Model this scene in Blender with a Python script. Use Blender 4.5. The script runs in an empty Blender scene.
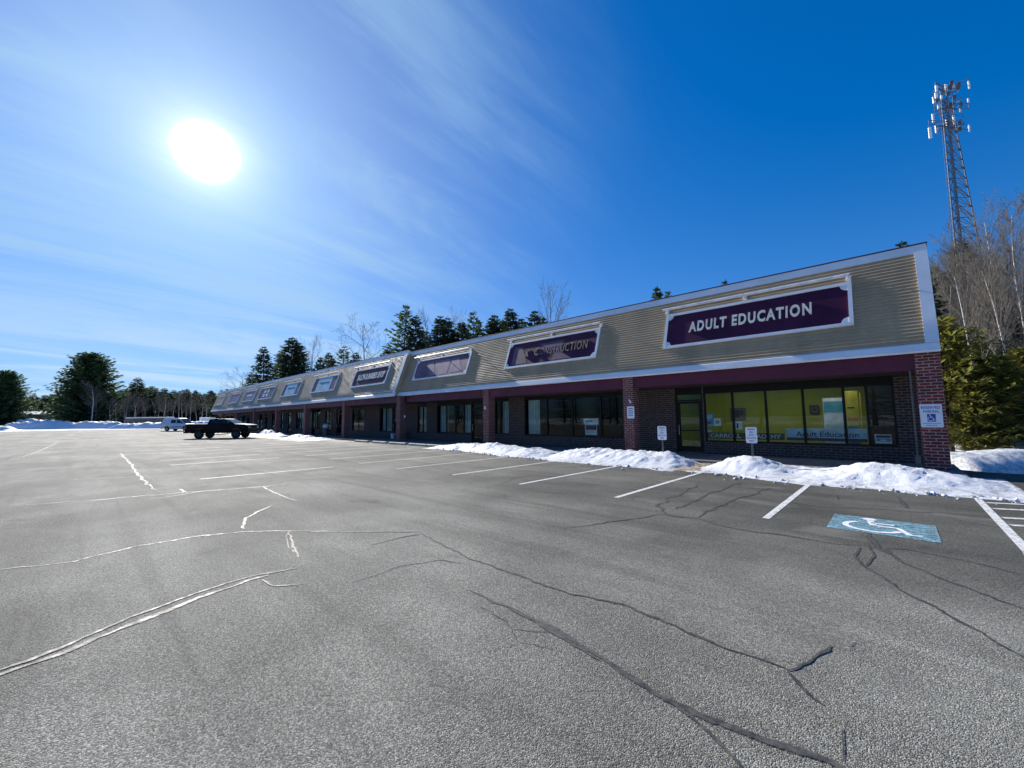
import bpy, bmesh, math, random
import numpy as np
from mathutils import Vector, Matrix, noise as mnoise

R = math.radians
scene = bpy.context.scene
COL = scene.collection

# ------------------------------------------------------------------ camera
FPX = 404.64
CAMM = np.array([[0.72957, 0.68382, -0.00995],
                 [0.0656, -0.0555, 0.99630],
                 [-0.68099, 0.72692, 0.08548]])
YAW, PIT, ROLL = 0.8177275545, 0.0855912838, -0.009948376737
_F = np.array([-math.cos(YAW) * math.cos(PIT), math.sin(YAW) * math.cos(PIT), math.sin(PIT)])
_R = np.cross(_F, [0, 0, 1.0]); _R /= np.linalg.norm(_R)
_U = np.cross(_R, _F)
_c, _s = math.cos(ROLL), math.sin(ROLL)
CAMM = np.array([_c * _R + _s * _U, -_s * _R + _c * _U, _F])
CPOS = np.array([0, 0, 1.6])
cam_data = bpy.data.cameras.new('camera')
cam = bpy.data.objects.new('camera', cam_data)
COL.objects.link(cam)
cam_data.sensor_width = 36
cam_data.lens = 36 * FPX / 1024
cam_data.clip_start = 0.05
cam_data.clip_end = 5000
m = Matrix.Identity(4)
for i in range(3):
    m[i][0] = CAMM[0][i]; m[i][1] = CAMM[1][i]; m[i][2] = -CAMM[2][i]; m[i][3] = CPOS[i]
cam.matrix_world = m
scene.camera = cam

# ------------------------------------------------------------------ sky and sun
SUN_EL, SUN_AZ = R(28.75), R(8.4)          # azimuth measured from -X towards +Y
SUNV = Vector((-math.cos(SUN_EL) * math.cos(SUN_AZ), math.cos(SUN_EL) * math.sin(SUN_AZ), math.sin(SUN_EL)))
SKY_STRENGTH, SUN_STRENGTH, EXPOSURE = 0.115, 4.6, 0.78
scene.view_settings.view_transform = 'Standard'
scene.view_settings.look = 'None'
scene.view_settings.gamma = 1
scene.view_settings.use_curve_mapping = False
scene.view_settings.exposure = EXPOSURE

world = bpy.data.worlds.new('World')
scene.world = world
world.use_nodes = True


class NT:
    """small helper round a node tree"""
    def __init__(self, tree):
        self.t = tree; self.n = tree.nodes; self.l = tree.links
        self.n.clear()

    def node(self, kind, **kw):
        nd = self.n.new(kind)
        for k, v in kw.items():
            setattr(nd, k, v)
        return nd

    def put(self, sock, val):
        if isinstance(val, bpy.types.NodeSocket):
            self.l.new(val, sock)
        elif isinstance(val, (tuple, list)) and sock.type == 'RGBA' and len(val) == 3:
            sock.default_value = (*val, 1)
        else:
            sock.default_value = val

    def math(self, op, a, b=None, c=None, clamp=False):
        nd = self.node('ShaderNodeMath', operation=op, use_clamp=clamp)
        self.put(nd.inputs[0], a)
        if b is not None: self.put(nd.inputs[1], b)
        if c is not None: self.put(nd.inputs[2], c)
        return nd.outputs[0]

    def vmath(self, op, a, b=None):
        nd = self.node('ShaderNodeVectorMath', operation=op)
        self.put(nd.inputs[0], a)
        if b is not None: self.put(nd.inputs[1], b)
        return nd.outputs['Value'] if op in ('DOT_PRODUCT', 'LENGTH') else nd.outputs[0]

    def ramp(self, f, lo, hi, a=0.0, b=1.0, smooth=True):
        nd = self.node('ShaderNodeMapRange', interpolation_type='SMOOTHSTEP' if smooth else 'LINEAR')
        nd.clamp = True if not smooth else nd.clamp
        self.put(nd.inputs[0], f); self.put(nd.inputs[1], lo); self.put(nd.inputs[2], hi)
        self.put(nd.inputs[3], a); self.put(nd.inputs[4], b)
        return nd.outputs[0]

    def noise(self, vec, scale, detail=3, rough=0.5, dist=0.0):
        nd = self.node('ShaderNodeTexNoise')
        if vec is not None: self.l.new(vec, nd.inputs['Vector'])
        nd.inputs['Scale'].default_value = scale; nd.inputs['Detail'].default_value = detail
        nd.inputs['Roughness'].default_value = rough; nd.inputs['Distortion'].default_value = dist
        return nd.outputs[0]

    def mix(self, f, a, b, mode='MIX'):
        nd = self.node('ShaderNodeMix', data_type='RGBA', blend_type=mode)
        self.put(nd.inputs[0], f); self.put(nd.inputs[6], a); self.put(nd.inputs[7], b)
        return nd.outputs[2]

    def comb(self, x, y, z):
        nd = self.node('ShaderNodeCombineXYZ')
        self.put(nd.inputs[0], x); self.put(nd.inputs[1], y); self.put(nd.inputs[2], z)
        return nd.outputs[0]

    def sep(self, v):
        nd = self.node('ShaderNodeSeparateXYZ'); self.put(nd.inputs[0], v)
        return nd.outputs


def build_world():
    w = NT(world.node_tree)
    sky = w.node('ShaderNodeTexSky')
    sky.sky_type = 'NISHITA'
    sky.sun_disc = False
    sky.sun_elevation = SUN_EL
    sky.sun_rotation = math.atan2(SUNV.x, SUNV.y)
    sky.altitude = 200; sky.air_density = 1.0; sky.dust_density = 0.5; sky.ozone_density = 2.0
    hs = w.node('ShaderNodeHueSaturation')
    hs.inputs['Saturation'].default_value = 1.35
    w.l.new(sky.outputs[0], hs.inputs['Color'])
    # the bright ring round the sun is rolled off the way a phone camera holds its highlights
    K = (2.1, 5.2, 9.2)
    num = w.vmath('MULTIPLY', hs.outputs[0], K)
    col0 = w.vmath('DIVIDE', num, w.vmath('ADD', hs.outputs[0], K))
    hs2 = w.node('ShaderNodeHueSaturation'); hs2.inputs['Saturation'].default_value = 1.14; w.l.new(col0, hs2.inputs['Color'])
    col = w.vmath('MULTIPLY', hs2.outputs[0], (0.88, 0.82, 1.08))
    tc = w.node('ShaderNodeTexCoord')
    d = tc.outputs['Generated']
    x, y, z = w.sep(d)
    dot = w.vmath('DOT_PRODUCT', d, tuple(SUNV))
    ang = w.math('MULTIPLY', w.math('ARCCOSINE', w.math('MINIMUM', dot, 0.999999)), 57.29578)
    # cirrus on a high flat layer
    zz = w.math('ADD', w.math('MAXIMUM', z, 0.0), 0.16)
    cx = w.math('DIVIDE', x, zz); cy = w.math('DIVIDE', y, zz)
    a = R(CLOUD_ROT)
    u = w.math('ADD', w.math('MULTIPLY', cx, math.cos(a)), w.math('MULTIPLY', cy, math.sin(a)))
    v = w.math('SUBTRACT', w.math('MULTIPLY', cy, math.cos(a)), w.math('MULTIPLY', cx, math.sin(a)))
    n1 = w.noise(w.comb(w.math('MULTIPLY', u, 0.35), w.math('MULTIPLY', v, 1.5), 3.1), 1.5, 7, 0.6, 0.9)
    n2 = w.noise(w.comb(w.math('MULTIPLY', u, 0.9), w.math('MULTIPLY', v, 4.5), 8.7), 2.2, 5, 0.62, 0.6)
    n3 = w.noise(w.comb(u, v, 1.3), 0.8, 3, 0.5, 0.3)
    c = w.math('ADD', w.math('MULTIPLY', n1, 0.62), w.math('ADD', w.math('MULTIPLY', n2, 0.17), w.math('MULTIPLY', n3, 0.25)))
    c = w.ramp(c, 0.44, 0.66)
    near_sun = w.ramp(ang, 52, 10)
    above = w.ramp(z, 0.0, 0.1)
    c = w.math('MULTIPLY', c, w.math('MULTIPLY', w.math('ADD', w.math('MULTIPLY', near_sun, 0.97), 0.0), above))
    # thin veil of ice cloud all round the sun
    veil = w.math('MULTIPLY', w.ramp(ang, 50, 5), 0.2)
    c = w.math('MINIMUM', w.math('ADD', w.math('MULTIPLY', c, 0.66), veil), 0.9)
    col = w.mix(c, col, (1.8, 3.05, 4.4))
    # whitish band low over the horizon on the sun's side
    hz = w.math('MULTIPLY', w.math('MULTIPLY', w.ramp(z, 0.30, 0.0), w.ramp(ang, 62, 18)), w.math('ADD', 0.25, w.math('MULTIPLY', w.ramp(n1, 0.4, 0.62), 0.5)))
    col = w.mix(hz, col, (3.4, 4.2, 5.0))
    # aureole: sunlight scattered forward by the ice cloud
    n_edge = w.math('ADD', w.math('MULTIPLY', w.math('SUBTRACT', n2, 0.5), 2.5), w.math('MULTIPLY', w.math('SUBTRACT', n1, 0.5), 3.0))
    ang2 = w.math('ADD', ang, n_edge)
    ang3 = w.math('ADD', ang, w.math('MULTIPLY', w.math('SUBTRACT', n1, 0.5), 1.6))
    core = w.math('MULTIPLY', w.ramp(ang3, 3.3, 0.6), 12)
    h1 = w.math('MULTIPLY', w.math('EXPONENT', w.math('MULTIPLY', ang2, -1 / 2.4)), 5.5)
    h2 = w.math('MULTIPLY', w.math('EXPONENT', w.math('MULTIPLY', ang2, -1 / 10)), 1.3)
    glow = w.math('ADD', core, w.math('ADD', h1, h2))
    gl = w.node('ShaderNodeVectorMath', operation='SCALE')
    gl.inputs[0].default_value = (1.0, 0.95, 0.82)
    w.l.new(glow, gl.inputs['Scale'])
    tot = w.vmath('ADD', col, gl.outputs[0])
    bg = w.node('ShaderNodeBackground')
    w.l.new(tot, bg.inputs[0]); bg.inputs[1].default_value = SKY_STRENGTH
    out = w.node('ShaderNodeOutputWorld')
    w.l.new(bg.outputs[0], out.inputs[0])


CLOUD_ROT = 96
build_world()
sun_data = bpy.data.lights.new('sun', 'SUN')
sun_data.energy = SUN_STRENGTH
sun_data.angle = R(0.53)
sun_data.color = (1.0, 0.95, 0.87)
sun = bpy.data.objects.new('sun', sun_data)
COL.objects.link(sun)
sun.rotation_euler = SUNV.to_track_quat('Z', 'Y').to_euler()
sun.location = SUNV * 80


# ------------------------------------------------------------------ pixel to place (used only to read sizes off the photograph)
def ray(u, v):
    return CAMM.T @ np.array([(u - 512) / FPX, (384 - v) / FPX, 1.0])


def on_y(u, v, y):
    d = ray(u, v); return CPOS + d * (y / d[1])


def on_z(u, v, z=0.0):
    d = ray(u, v); return CPOS + d * ((z - 1.6) / d[2])


def at_depth(u, v, d):
    return CPOS + d * ray(u, v)


def sm(a, b, x):
    t = min(1, max(0, (x - a) / (b - a))); return t * t * (3 - 2 * t)


def fbm(x, y, z=0.0, oct=4):
    return mnoise.fractal(Vector((x, y, z)), 1.0, 2.0, oct)


# ------------------------------------------------------------------ building blocks
class MB:
    def __init__(self):
        self.v = []; self.f = []; self.mi = []

    def quad(self, a, b, c, d, mi=0):
        n = len(self.v); self.v += [tuple(a), tuple(b), tuple(c), tuple(d)]; self.f.append((n, n + 1, n + 2, n + 3)); self.mi.append(mi)

    def poly(self, pts, mi=0):
        n = len(self.v); self.v += [tuple(p) for p in pts]; self.f.append(tuple(range(n, n + len(pts)))); self.mi.append(mi)

    def box(self, x0, x1, y0, y1, z0, z1, mi=0):
        n = len(self.v)
        self.v += [(x0, y0, z0), (x1, y0, z0), (x1, y1, z0), (x0, y1, z0), (x0, y0, z1), (x1, y0, z1), (x1, y1, z1), (x0, y1, z1)]
        for f in ((0, 3, 2, 1), (4, 5, 6, 7), (0, 1, 5, 4), (1, 2, 6, 5), (2, 3, 7, 6), (3, 0, 4, 7)):
            self.f.append(tuple(n + i for i in f)); self.mi.append(mi)

    def tube(self, pts, rad, sides=6, cap=True, mi=0):
        pts = [Vector(p) for p in pts]
        if not isinstance(rad, (list, tuple)): rad = [rad] * len(pts)
        base = len(self.v)
        for i, p in enumerate(pts):
            t = (pts[min(i + 1, len(pts) - 1)] - pts[max(i - 1, 0)])
            if t.length < 1e-9: t = Vector((0, 0, 1))
            t.normalize()
            a = t.cross(Vector((0, 0, 1)) if abs(t.z) < 0.9 else Vector((1, 0, 0))).normalized()
            b = t.cross(a)
            for k in range(sides):
                w = 2 * math.pi * k / sides
                self.v.append(tuple(p + (a * math.cos(w) + b * math.sin(w)) * rad[i]))
        for i in range(len(pts) - 1):
            for k in range(sides):
                k2 = (k + 1) % sides
                self.f.append((base + i * sides + k, base + i * sides + k2, base + (i + 1) * sides + k2, base + (i + 1) * sides + k)); self.mi.append(mi)
        if cap:
            self.f.append(tuple(base + k for k in range(sides))); self.mi.append(mi)
            e = base + (len(pts) - 1) * sides
            self.f.append(tuple(e + k for k in reversed(range(sides)))); self.mi.append(mi)

    def prism(self, prof, axis, a0, a1, mi=0):
        """prof: 2-D outline; axis 'x' -> (y,z) outline run from x=a0 to x=a1; 'y' -> (x,z); 'z' -> (x,y)"""
        def P(p, a):
            return (a, p[0], p[1]) if axis == 'x' else ((p[0], a, p[1]) if axis == 'y' else (p[0], p[1], a))
        n = len(self.v); k = len(prof)
        self.v += [P(p, a0) for p in prof] + [P(p, a1) for p in prof]
        for i in range(k):
            j = (i + 1) % k
            self.f.append((n + i, n + j, n + k + j, n + k + i)); self.mi.append(mi)
        self.f.append(tuple(n + i for i in reversed(range(k)))); self.mi.append(mi)
        self.f.append(tuple(n + k + i for i in range(k))); self.mi.append(mi)

    def mesh(self, name, mats, smooth=False, fix=True):
        me = bpy.data.meshes.new(name)
        me.from_pydata(self.v, [], self.f)
        if not isinstance(mats, (list, tuple)): mats = [mats]
        for mt in mats: me.materials.append(mt)
        if len(mats) > 1:
            me.polygons.foreach_set('material_index', self.mi)
        if smooth:
            me.polygons.foreach_set('use_smooth', [True] * len(me.polygons))
        if fix:
            bm = bmesh.new(); bm.from_mesh(me)
            bmesh.ops.recalc_face_normals(bm, faces=bm.faces)
            bm.to_mesh(me); bm.free()
        me.update()
        return me

    def build(self, name, mats, parent=None, smooth=False, fix=True, loc=None, bevel=0):
        o = bpy.data.objects.new(name, self.mesh(name, mats, smooth, fix))
        COL.objects.link(o)
        if parent is not None: o.parent = parent
        if loc is not None: o.location = loc
        if bevel:
            b = o.modifiers.new('bevel', 'BEVEL'); b.width = bevel; b.segments = 2; b.limit_method = 'ANGLE'; b.angle_limit = R(40)
        return o


def tag(o, label=None, cat=None, group=None, kind=None):
    if label: o['label'] = label
    if cat: o['category'] = cat
    if group: o['group'] = group
    if kind: o['kind'] = kind
    return o


def thing(name, label, cat, loc=(0, 0, 0), rot=(0, 0, 0), group=None):
    o = bpy.data.objects.new(name, None)
    COL.objects.link(o)
    o.location = loc; o.rotation_euler = rot; o.empty_display_size = 0.3
    return tag(o, label, cat, group)


def dup(root, loc, rz=0.0, sc=1.0, label=None, group=None):
    r = root.copy(); COL.objects.link(r)
    r.location = loc; r.rotation_euler = (0, 0, rz)
    r.scale = sc if isinstance(sc, (tuple, list)) else (sc, sc, sc)
    if label: r['label'] = label
    if group: r['group'] = group
    for ch in KIDS.get(root.name, ()):
        c = ch.copy(); COL.objects.link(c); c.parent = r
        for g in KIDS.get(ch.name, ()):
            e = g.copy(); COL.objects.link(e); e.parent = c
    return r


KIDS = {}


def remember(root):
    bpy.context.view_layer.update()
    KIDS[root.name] = list(root.children)
    for c in root.children: KIDS[c.name] = list(c.children)


def text_mesh(s, mat, height, width=None, parent=None, loc=(0, 0, 0), rot=(0, 0, 0), extrude=0.004, bold=0.0, name='lettering', align='CENTER', spacing=1.0):
    cu = bpy.data.curves.new('letters', 'FONT')
    cu.body = s; cu.size = 1.0; cu.extrude = 0.01; cu.offset = bold; cu.align_x = align; cu.align_y = 'CENTER'
    cu.resolution_u = 3; cu.space_character = spacing
    tmp = bpy.data.objects.new('letters', cu); COL.objects.link(tmp)
    bpy.context.view_layer.update()
    dg = bpy.context.evaluated_depsgraph_get()
    me = bpy.data.meshes.new_from_object(tmp.evaluated_get(dg))
    bpy.data.objects.remove(tmp)
    co = np.zeros(len(me.vertices) * 3); me.vertices.foreach_get('co', co); co = co.reshape(-1, 3)
    mn, mx = co.min(0), co.max(0)
    co -= (mn + mx) / 2
    sy = height / (mx[1] - mn[1]); sx = sy if width is None else width / (mx[0] - mn[0])
    co *= np.array([sx, sy, extrude / 0.01])
    co[:, 2] += extrude
    me.vertices.foreach_set('co', co.ravel()); me.update()
    me.materials.clear(); me.materials.append(mat)
    o = bpy.data.objects.new(name, me); COL.objects.link(o)
    o.location = loc; o.rotation_euler = rot
    if parent is not None: o.parent = parent
    return o


# ------------------------------------------------------------------ materials
def principled(name):
    mt = bpy.data.materials.new(name); mt.use_nodes = True
    t = NT(mt.node_tree)
    p = t.node('ShaderNodeBsdfPrincipled'); o = t.node('ShaderNodeOutputMaterial')
    t.l.new(p.outputs[0], o.inputs[0])
    return mt, t, p, o


def pos(t):
    return t.node('ShaderNodeTexCoord').outputs['Object']


def bump(t, p, h, strength=0.3, dist=0.01):
    b = t.node('ShaderNodeBump'); b.inputs['Strength'].default_value = strength; b.inputs['Distance'].default_value = dist
    t.l.new(h, b.inputs['Height']); t.l.new(b.outputs[0], p.inputs['Normal'])


def simple(name, col, rough=0.6, var=0.18, scale=3.0, metal=0.0, spec=0.5, bscale=None, bstr=0.2, coat=0.0):
    mt, t, p, o = principled(name)
    c = pos(t)
    n = t.noise(c, scale, 4, 0.6)
    k = t.ramp(n, 0.3, 0.7, 1 - var, 1 + var)
    mx = t.node('ShaderNodeVectorMath', operation='SCALE'); mx.inputs[0].default_value = col
    t.l.new(k, mx.inputs['Scale']); t.l.new(mx.outputs[0], p.inputs['Base Color'])
    r = t.ramp(t.noise(c, scale * 2.7, 3), 0.3, 0.7, max(0.02, rough - 0.08), min(1, rough + 0.08))
    t.l.new(r, p.inputs['Roughness'])
    p.inputs['Metallic'].default_value = metal
    p.inputs['Specular IOR Level'].default_value = spec
    p.inputs['Coat Weight'].default_value = coat
    if bscale: bump(t, p, t.noise(c, bscale, 4, 0.6), bstr)
    return mt


def brick_mat(name, c1, c2, mortar, bw=0.215, bh=0.078, msize=0.011):
    mt, t, p, o = principled(name)
    c = pos(t)
    x, y, z = t.sep(c)
    g = t.node('ShaderNodeNewGeometry')
    nx, ny, nz = t.sep(g.outputs['Normal'])
    side = t.math('GREATER_THAN', t.math('ABSOLUTE', nx), 0.5)
    u = t.math('ADD', t.math('MULTIPLY', side, y), t.math('MULTIPLY', t.math('SUBTRACT', 1.0, side), x))
    wob = t.math('MULTIPLY', t.math('SUBTRACT', t.noise(c, 14, 3), 0.5), 0.008)
    vec = t.comb(t.math('ADD', u, wob), t.math('ADD', z, wob), 0.0)
    b = t.node('ShaderNodeTexBrick')
    t.l.new(vec, b.inputs['Vector'])
    b.inputs['Color1'].default_value = (*c1, 1); b.inputs['Color2'].default_value = (*c2, 1); b.inputs['Mortar'].default_value = (*mortar, 1)
    b.inputs['Scale'].default_value = 1.0; b.inputs['Mortar Size'].default_value = msize
    b.inputs['Mortar Smooth'].default_value = 0.1; b.inputs['Bias'].default_value = 0.0
    b.inputs['Brick Width'].default_value = bw; b.inputs['Row Height'].default_value = bh
    n = t.ramp(t.noise(c, 5, 5, 0.65), 0.3, 0.7, 0.72, 1.2)
    mx = t.node('ShaderNodeVectorMath', operation='SCALE'); t.l.new(b.outputs[0], mx.inputs[0]); t.l.new(n, mx.inputs['Scale'])
    t.l.new(mx.outputs[0], p.inputs['Base Color'])
    p.inputs['Roughness'].default_value = 0.85
    h = t.math('ADD', t.math('MULTIPLY', b.outputs['Fac'], -1.0), t.math('MULTIPLY', t.noise(c, 60, 4), 0.35))
    bump(t, p, h, 0.6, 0.006)
    return mt


def asphalt_mat():
    mt, t, p, o = principled('old asphalt')
    c = pos(t)
    x, y, z = t.sep(c)
    vo = t.node('ShaderNodeTexVoronoi', feature='F1'); t.l.new(c, vo.inputs['Vector']); vo.inputs['Scale'].default_value = 145
    vo.inputs['Randomness'].default_value = 1.0
    stone = t.sep(vo.outputs['Color'])[0]
    fine = t.noise(c, 210, 3, 0.7)
    mid = t.noise(c, 38, 4, 0.65)
    big = t.noise(c, 0.33, 5, 0.6, 0.4)
    streak = t.noise(t.comb(t.math('MULTIPLY', x, 0.14), t.math('MULTIPLY', y, 0.8), 0.0), 1.2, 5, 0.6, 0.5)
    base = t.ramp(t.math('POWER', stone, 1.9), 0.0, 1.0, 0.105, 0.37, False)
    base = t.math('MULTIPLY', base, t.ramp(fine, 0.3, 0.7, 0.55, 1.45))
    base = t.math('MULTIPLY', base, t.ramp(mid, 0.3, 0.7, 0.82, 1.2))
    base = t.math('MULTIPLY', base, t.ramp(big, 0.33, 0.7, 0.74, 1.26))
    base = t.math('MULTIPLY', base, t.ramp(streak, 0.35, 0.7, 0.84, 1.2))
    # stalls next to the shops: newer, darker, damp from the melting bank
    edge = t.math('ADD', y, t.math('MULTIPLY', t.math('SUBTRACT', t.noise(c, 0.7, 4), 0.5), 3.0))
    xr = t.ramp(x, -12.0, -2.0)
    stall = t.math('MULTIPLY', t.ramp(edge, 4.0, 7.8), t.ramp(xr, 0, 1, 0.35, 1.0, False))
    base = t.math('MULTIPLY', base, t.ramp(stall, 0, 1, 1.0, 0.46, False))
    wet = t.math('MULTIPLY', t.ramp(t.math('ADD', y, t.math('MULTIPLY', t.math('SUBTRACT', t.noise(c, 1.3, 4), 0.5), 2.6)), 10.9, 12.2), t.ramp(t.noise(c, 0.45, 3), 0.42, 0.62))
    base = t.math('MULTIPLY', base, t.ramp(wet, 0, 1, 1.0, 0.6, False))
    # thin drifts of road sand
    sand = t.math('MULTIPLY', t.ramp(t.noise(t.comb(t.math('MULTIPLY', x, 0.5), t.math('MULTIPLY', y, 1.1), 2.0), 0.9, 5, 0.62, 0.6), 0.56, 0.70), 0.42)
    base = t.math('ADD', t.math('MULTIPLY', base, t.math('SUBTRACT', 1.0, sand)), t.math('MULTIPLY', sand, 0.24))
    tyre = t.ramp(t.noise(t.comb(t.math('MULTIPLY', x, 0.10), t.math('MULTIPLY', y, 2.6), 5.0), 1.0, 3, 0.5, 0.25), 0.58, 0.68, 1.0, 0.84)
    base = t.math('MULTIPLY', base, tyre)
    # far drive lanes bleached by salt
    salt = t.math('MULTIPLY', t.ramp(x, -10, -45), t.ramp(t.noise(c, 0.25, 5, 0.65), 0.35, 0.6, 0.3, 1.0))
    base = t.math('ADD', base, t.math('MULTIPLY', salt, 0.02))
    oil = t.ramp(t.noise(c, 1.1, 4, 0.6), 0.62, 0.74)
    base = t.math('MULTIPLY', base, t.ramp(oil, 0, 1, 1.0, 0.66, False))
    tint = t.node('ShaderNodeVectorMath', operation='SCALE'); tint.inputs[0].default_value = (1.0, 0.97, 0.83)
    t.l.new(base, tint.inputs['Scale'])
    t.l.new(tint.outputs[0], p.inputs['Base Color'])
    t.l.new(t.ramp(wet, 0, 1, 0.88, 0.5, False), p.inputs['Roughness'])
    p.inputs['Specular IOR Level'].default_value = 0.28
    h = t.math('ADD', t.math('MULTIPLY', vo.outputs['Distance'], -1.3), t.math('ADD', t.math('MULTIPLY', fine, 0.35), t.math('MULTIPLY', mid, 0.9)))
    bump(t, p, h, 0.75, 0.006)
    return mt


def snow_mat(name, dirt=0.5):
    mt, t, p, o = principled(name)
    c = pos(t)
    n = t.noise(c, 2.2, 6, 0.65)
    grain = t.noise(c, 26, 4, 0.7)
    z = t.sep(c)[2]
    low = t.math('MULTIPLY', t.ramp(z, 0.16, -0.01), t.ramp(t.noise(c, 5, 5, 0.7), 0.42, 0.66))
    d = t.math('MINIMUM', t.math('ADD', t.math('MULTIPLY', low, dirt), t.math('MULTIPLY', t.ramp(n, 0.56, 0.72), 0.16 * dirt)), 1.0)
    grit = t.math('MULTIPLY', t.ramp(t.noise(c, 55, 2, 0.6), 0.66, 0.72), t.ramp(n, 0.42, 0.6, 0.1, 0.6 * dirt))
    d = t.math('MAXIMUM', d, grit)
    col = t.mix(d, (0.70, 0.72, 0.75), (0.24, 0.21, 0.18))
    t.l.new(col, p.inputs['Base Color'])
    p.inputs['Roughness'].default_value = 0.62
    p.inputs['Specular IOR Level'].default_value = 0.35
    h = t.math('ADD', n, t.math('MULTIPLY', grain, 0.35))
    bump(t, p, h, 0.8, 0.06)
    return mt


def ground_mat():
    mt, t, p, o = principled('snowy leaf litter')
    c = pos(t)
    x, y, z = t.sep(c)
    n = t.noise(c, 0.35, 6, 0.65)
    leaf = t.noise(c, 6, 6, 0.7)
    brown = t.mix(leaf, (0.055, 0.040, 0.028), (0.20, 0.145, 0.10))
    lowness = t.ramp(z, 6.0, 1.5)
    thr = t.math('SUBTRACT', 0.68, t.math('MULTIPLY', lowness, 0.26))
    snow = t.ramp(t.math('SUBTRACT', n, thr), -0.03, 0.05)
    col = t.mix(snow, brown, (0.78, 0.80, 0.84))
    t.l.new(col, p.inputs['Base Color']); p.inputs['Roughness'].default_value = 0.9
    bump(t, p, t.math('ADD', n, t.math('MULTIPLY', leaf, 0.4)), 0.6, 0.15)
    return mt


def leaf_mat(name, dark, light, trans=0.3):
    mt, t, p, o = principled(name)
    g = t.node('ShaderNodeNewGeometry')
    rnd = g.outputs['Random Per Island']
    oi = t.node('ShaderNodeObjectInfo').outputs['Random']
    f = t.math('MINIMUM', t.math('ADD', t.math('MULTIPLY', t.math('POWER', rnd, 1.6), 0.75), t.math('MULTIPLY', oi, 0.3)), 1.0)
    c = t.mix(f, dark, light)
    t.l.new(c, p.inputs['Base Color']); p.inputs['Roughness'].default_value = 0.65
    p.inputs['Specular IOR Level'].default_value = 0.3
    tr = t.node('ShaderNodeBsdfTranslucent'); t.l.new(c, tr.inputs[0])
    ms = t.node('ShaderNodeMixShader'); ms.inputs[0].default_value = trans
    t.l.new(p.outputs[0], ms.inputs[1]); t.l.new(tr.outputs[0], ms.inputs[2]); t.l.new(ms.outputs[0], o.inputs[0])
    return mt


def glass_mat(name, tint=(0.72, 0.80, 0.78), rough=0.0):
    mt = bpy.data.materials.new(name); mt.use_nodes = True
    t = NT(mt.node_tree)
    o = t.node('ShaderNodeOutputMaterial')
    tr = t.node('ShaderNodeBsdfTransparent'); tr.inputs[0].default_value = (*tint, 1)
    gl = t.node('ShaderNodeBsdfGlossy'); gl.inputs['Roughness'].default_value = rough
    c = pos(t)
    b = t.node('ShaderNodeBump'); b.inputs['Strength'].default_value = 0.02; b.inputs['Distance'].default_value = 0.02
    t.l.new(t.noise(c, 0.9, 2), b.inputs['Height']); t.l.new(b.outputs[0], gl.inputs['Normal'])
    fr = t.node('ShaderNodeFresnel'); fr.inputs[0].default_value = 1.5
    f = t.math('MINIMUM', t.math('MULTIPLY', fr.outputs[0], 0.8), 1.0)
    ms = t.node('ShaderNodeMixShader'); t.l.new(f, ms.inputs[0])
    t.l.new(tr.outputs[0], ms.inputs[1]); t.l.new(gl.outputs[0], ms.inputs[2]); t.l.new(ms.outputs[0], o.inputs[0])
    return mt


def worn_paint(name, col, amount=0.5, scale=9.0, rough=0.7, stretch=None):
    """paint with real gaps: the pavement underneath shows through where it has chipped off"""
    mt, t, p, o = principled(name)
    c = pos(t)
    cs = t.vmath('MULTIPLY', c, stretch) if stretch else c
    n = t.math('ADD', t.math('MULTIPLY', t.noise(cs, scale, 6, 0.75), 0.6), t.math('MULTIPLY', t.noise(c, 70, 3, 0.7), 0.4))
    a = t.ramp(n, amount - 0.05, amount + 0.05)
    k = t.ramp(t.noise(c, 25, 4), 0.3, 0.7, 0.78, 1.1)
    mx = t.node('ShaderNodeVectorMath', operation='SCALE'); mx.inputs[0].default_value = col; t.l.new(k, mx.inputs['Scale'])
    t.l.new(mx.outputs[0], p.inputs['Base Color']); p.inputs['Roughness'].default_value = rough
    tr = t.node('ShaderNodeBsdfTransparent'); ms = t.node('ShaderNodeMixShader')
    t.l.new(a, ms.inputs[0]); t.l.new(tr.outputs[0], ms.inputs[1]); t.l.new(p.outputs[0], ms.inputs[2]); t.l.new(ms.outputs[0], o.inputs[0])
    bump(t, p, t.noise(c, 120, 3), 0.5, 0.004)
    return mt


def sealant_mat():
    mt, t, p, o = principled('rubber crack sealant')
    c = pos(t)
    n = t.noise(c, 14, 5, 0.7)
    col = t.mix(t.ramp(n, 0.35, 0.65), (0.030, 0.029, 0.027), (0.085, 0.080, 0.072))
    t.l.new(col, p.inputs['Base Color'])
    t.l.new(t.ramp(n, 0.3, 0.7, 0.56, 0.78), p.inputs['Roughness'])
    p.inputs['Specular IOR Level'].default_value = 0.5
    bump(t, p, t.noise(c, 90, 3), 0.35, 0.004)
    core = t.node('ShaderNodeAttribute', attribute_name='core').outputs['Fac']
    frag = t.math('ADD', t.math('MULTIPLY', t.noise(c, 26, 5, 0.75), 0.55), t.math('MULTIPLY', t.noise(c, 140, 3, 0.7), 0.45))
    a = t.ramp(t.math('ADD', frag, t.math('MULTIPLY', core, 0.42)), 0.55, 0.70)
    tr = t.node('ShaderNodeBsdfTransparent'); ms = t.node('ShaderNodeMixShader')
    t.l.new(a, ms.inputs[0]); t.l.new(tr.outputs[0], ms.inputs[1]); t.l.new(p.outputs[0], ms.inputs[2]); t.l.new(ms.outputs[0], o.inputs[0])
    return mt


def emit_mat(name, col, s):
    mt = bpy.data.materials.new(name); mt.use_nodes = True
    t = NT(mt.node_tree); e = t.node('ShaderNodeEmission'); o = t.node('ShaderNodeOutputMaterial')
    e.inputs[0].default_value = (*col, 1); e.inputs[1].default_value = s; t.l.new(e.outputs[0], o.inputs[0])
    return mt


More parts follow.
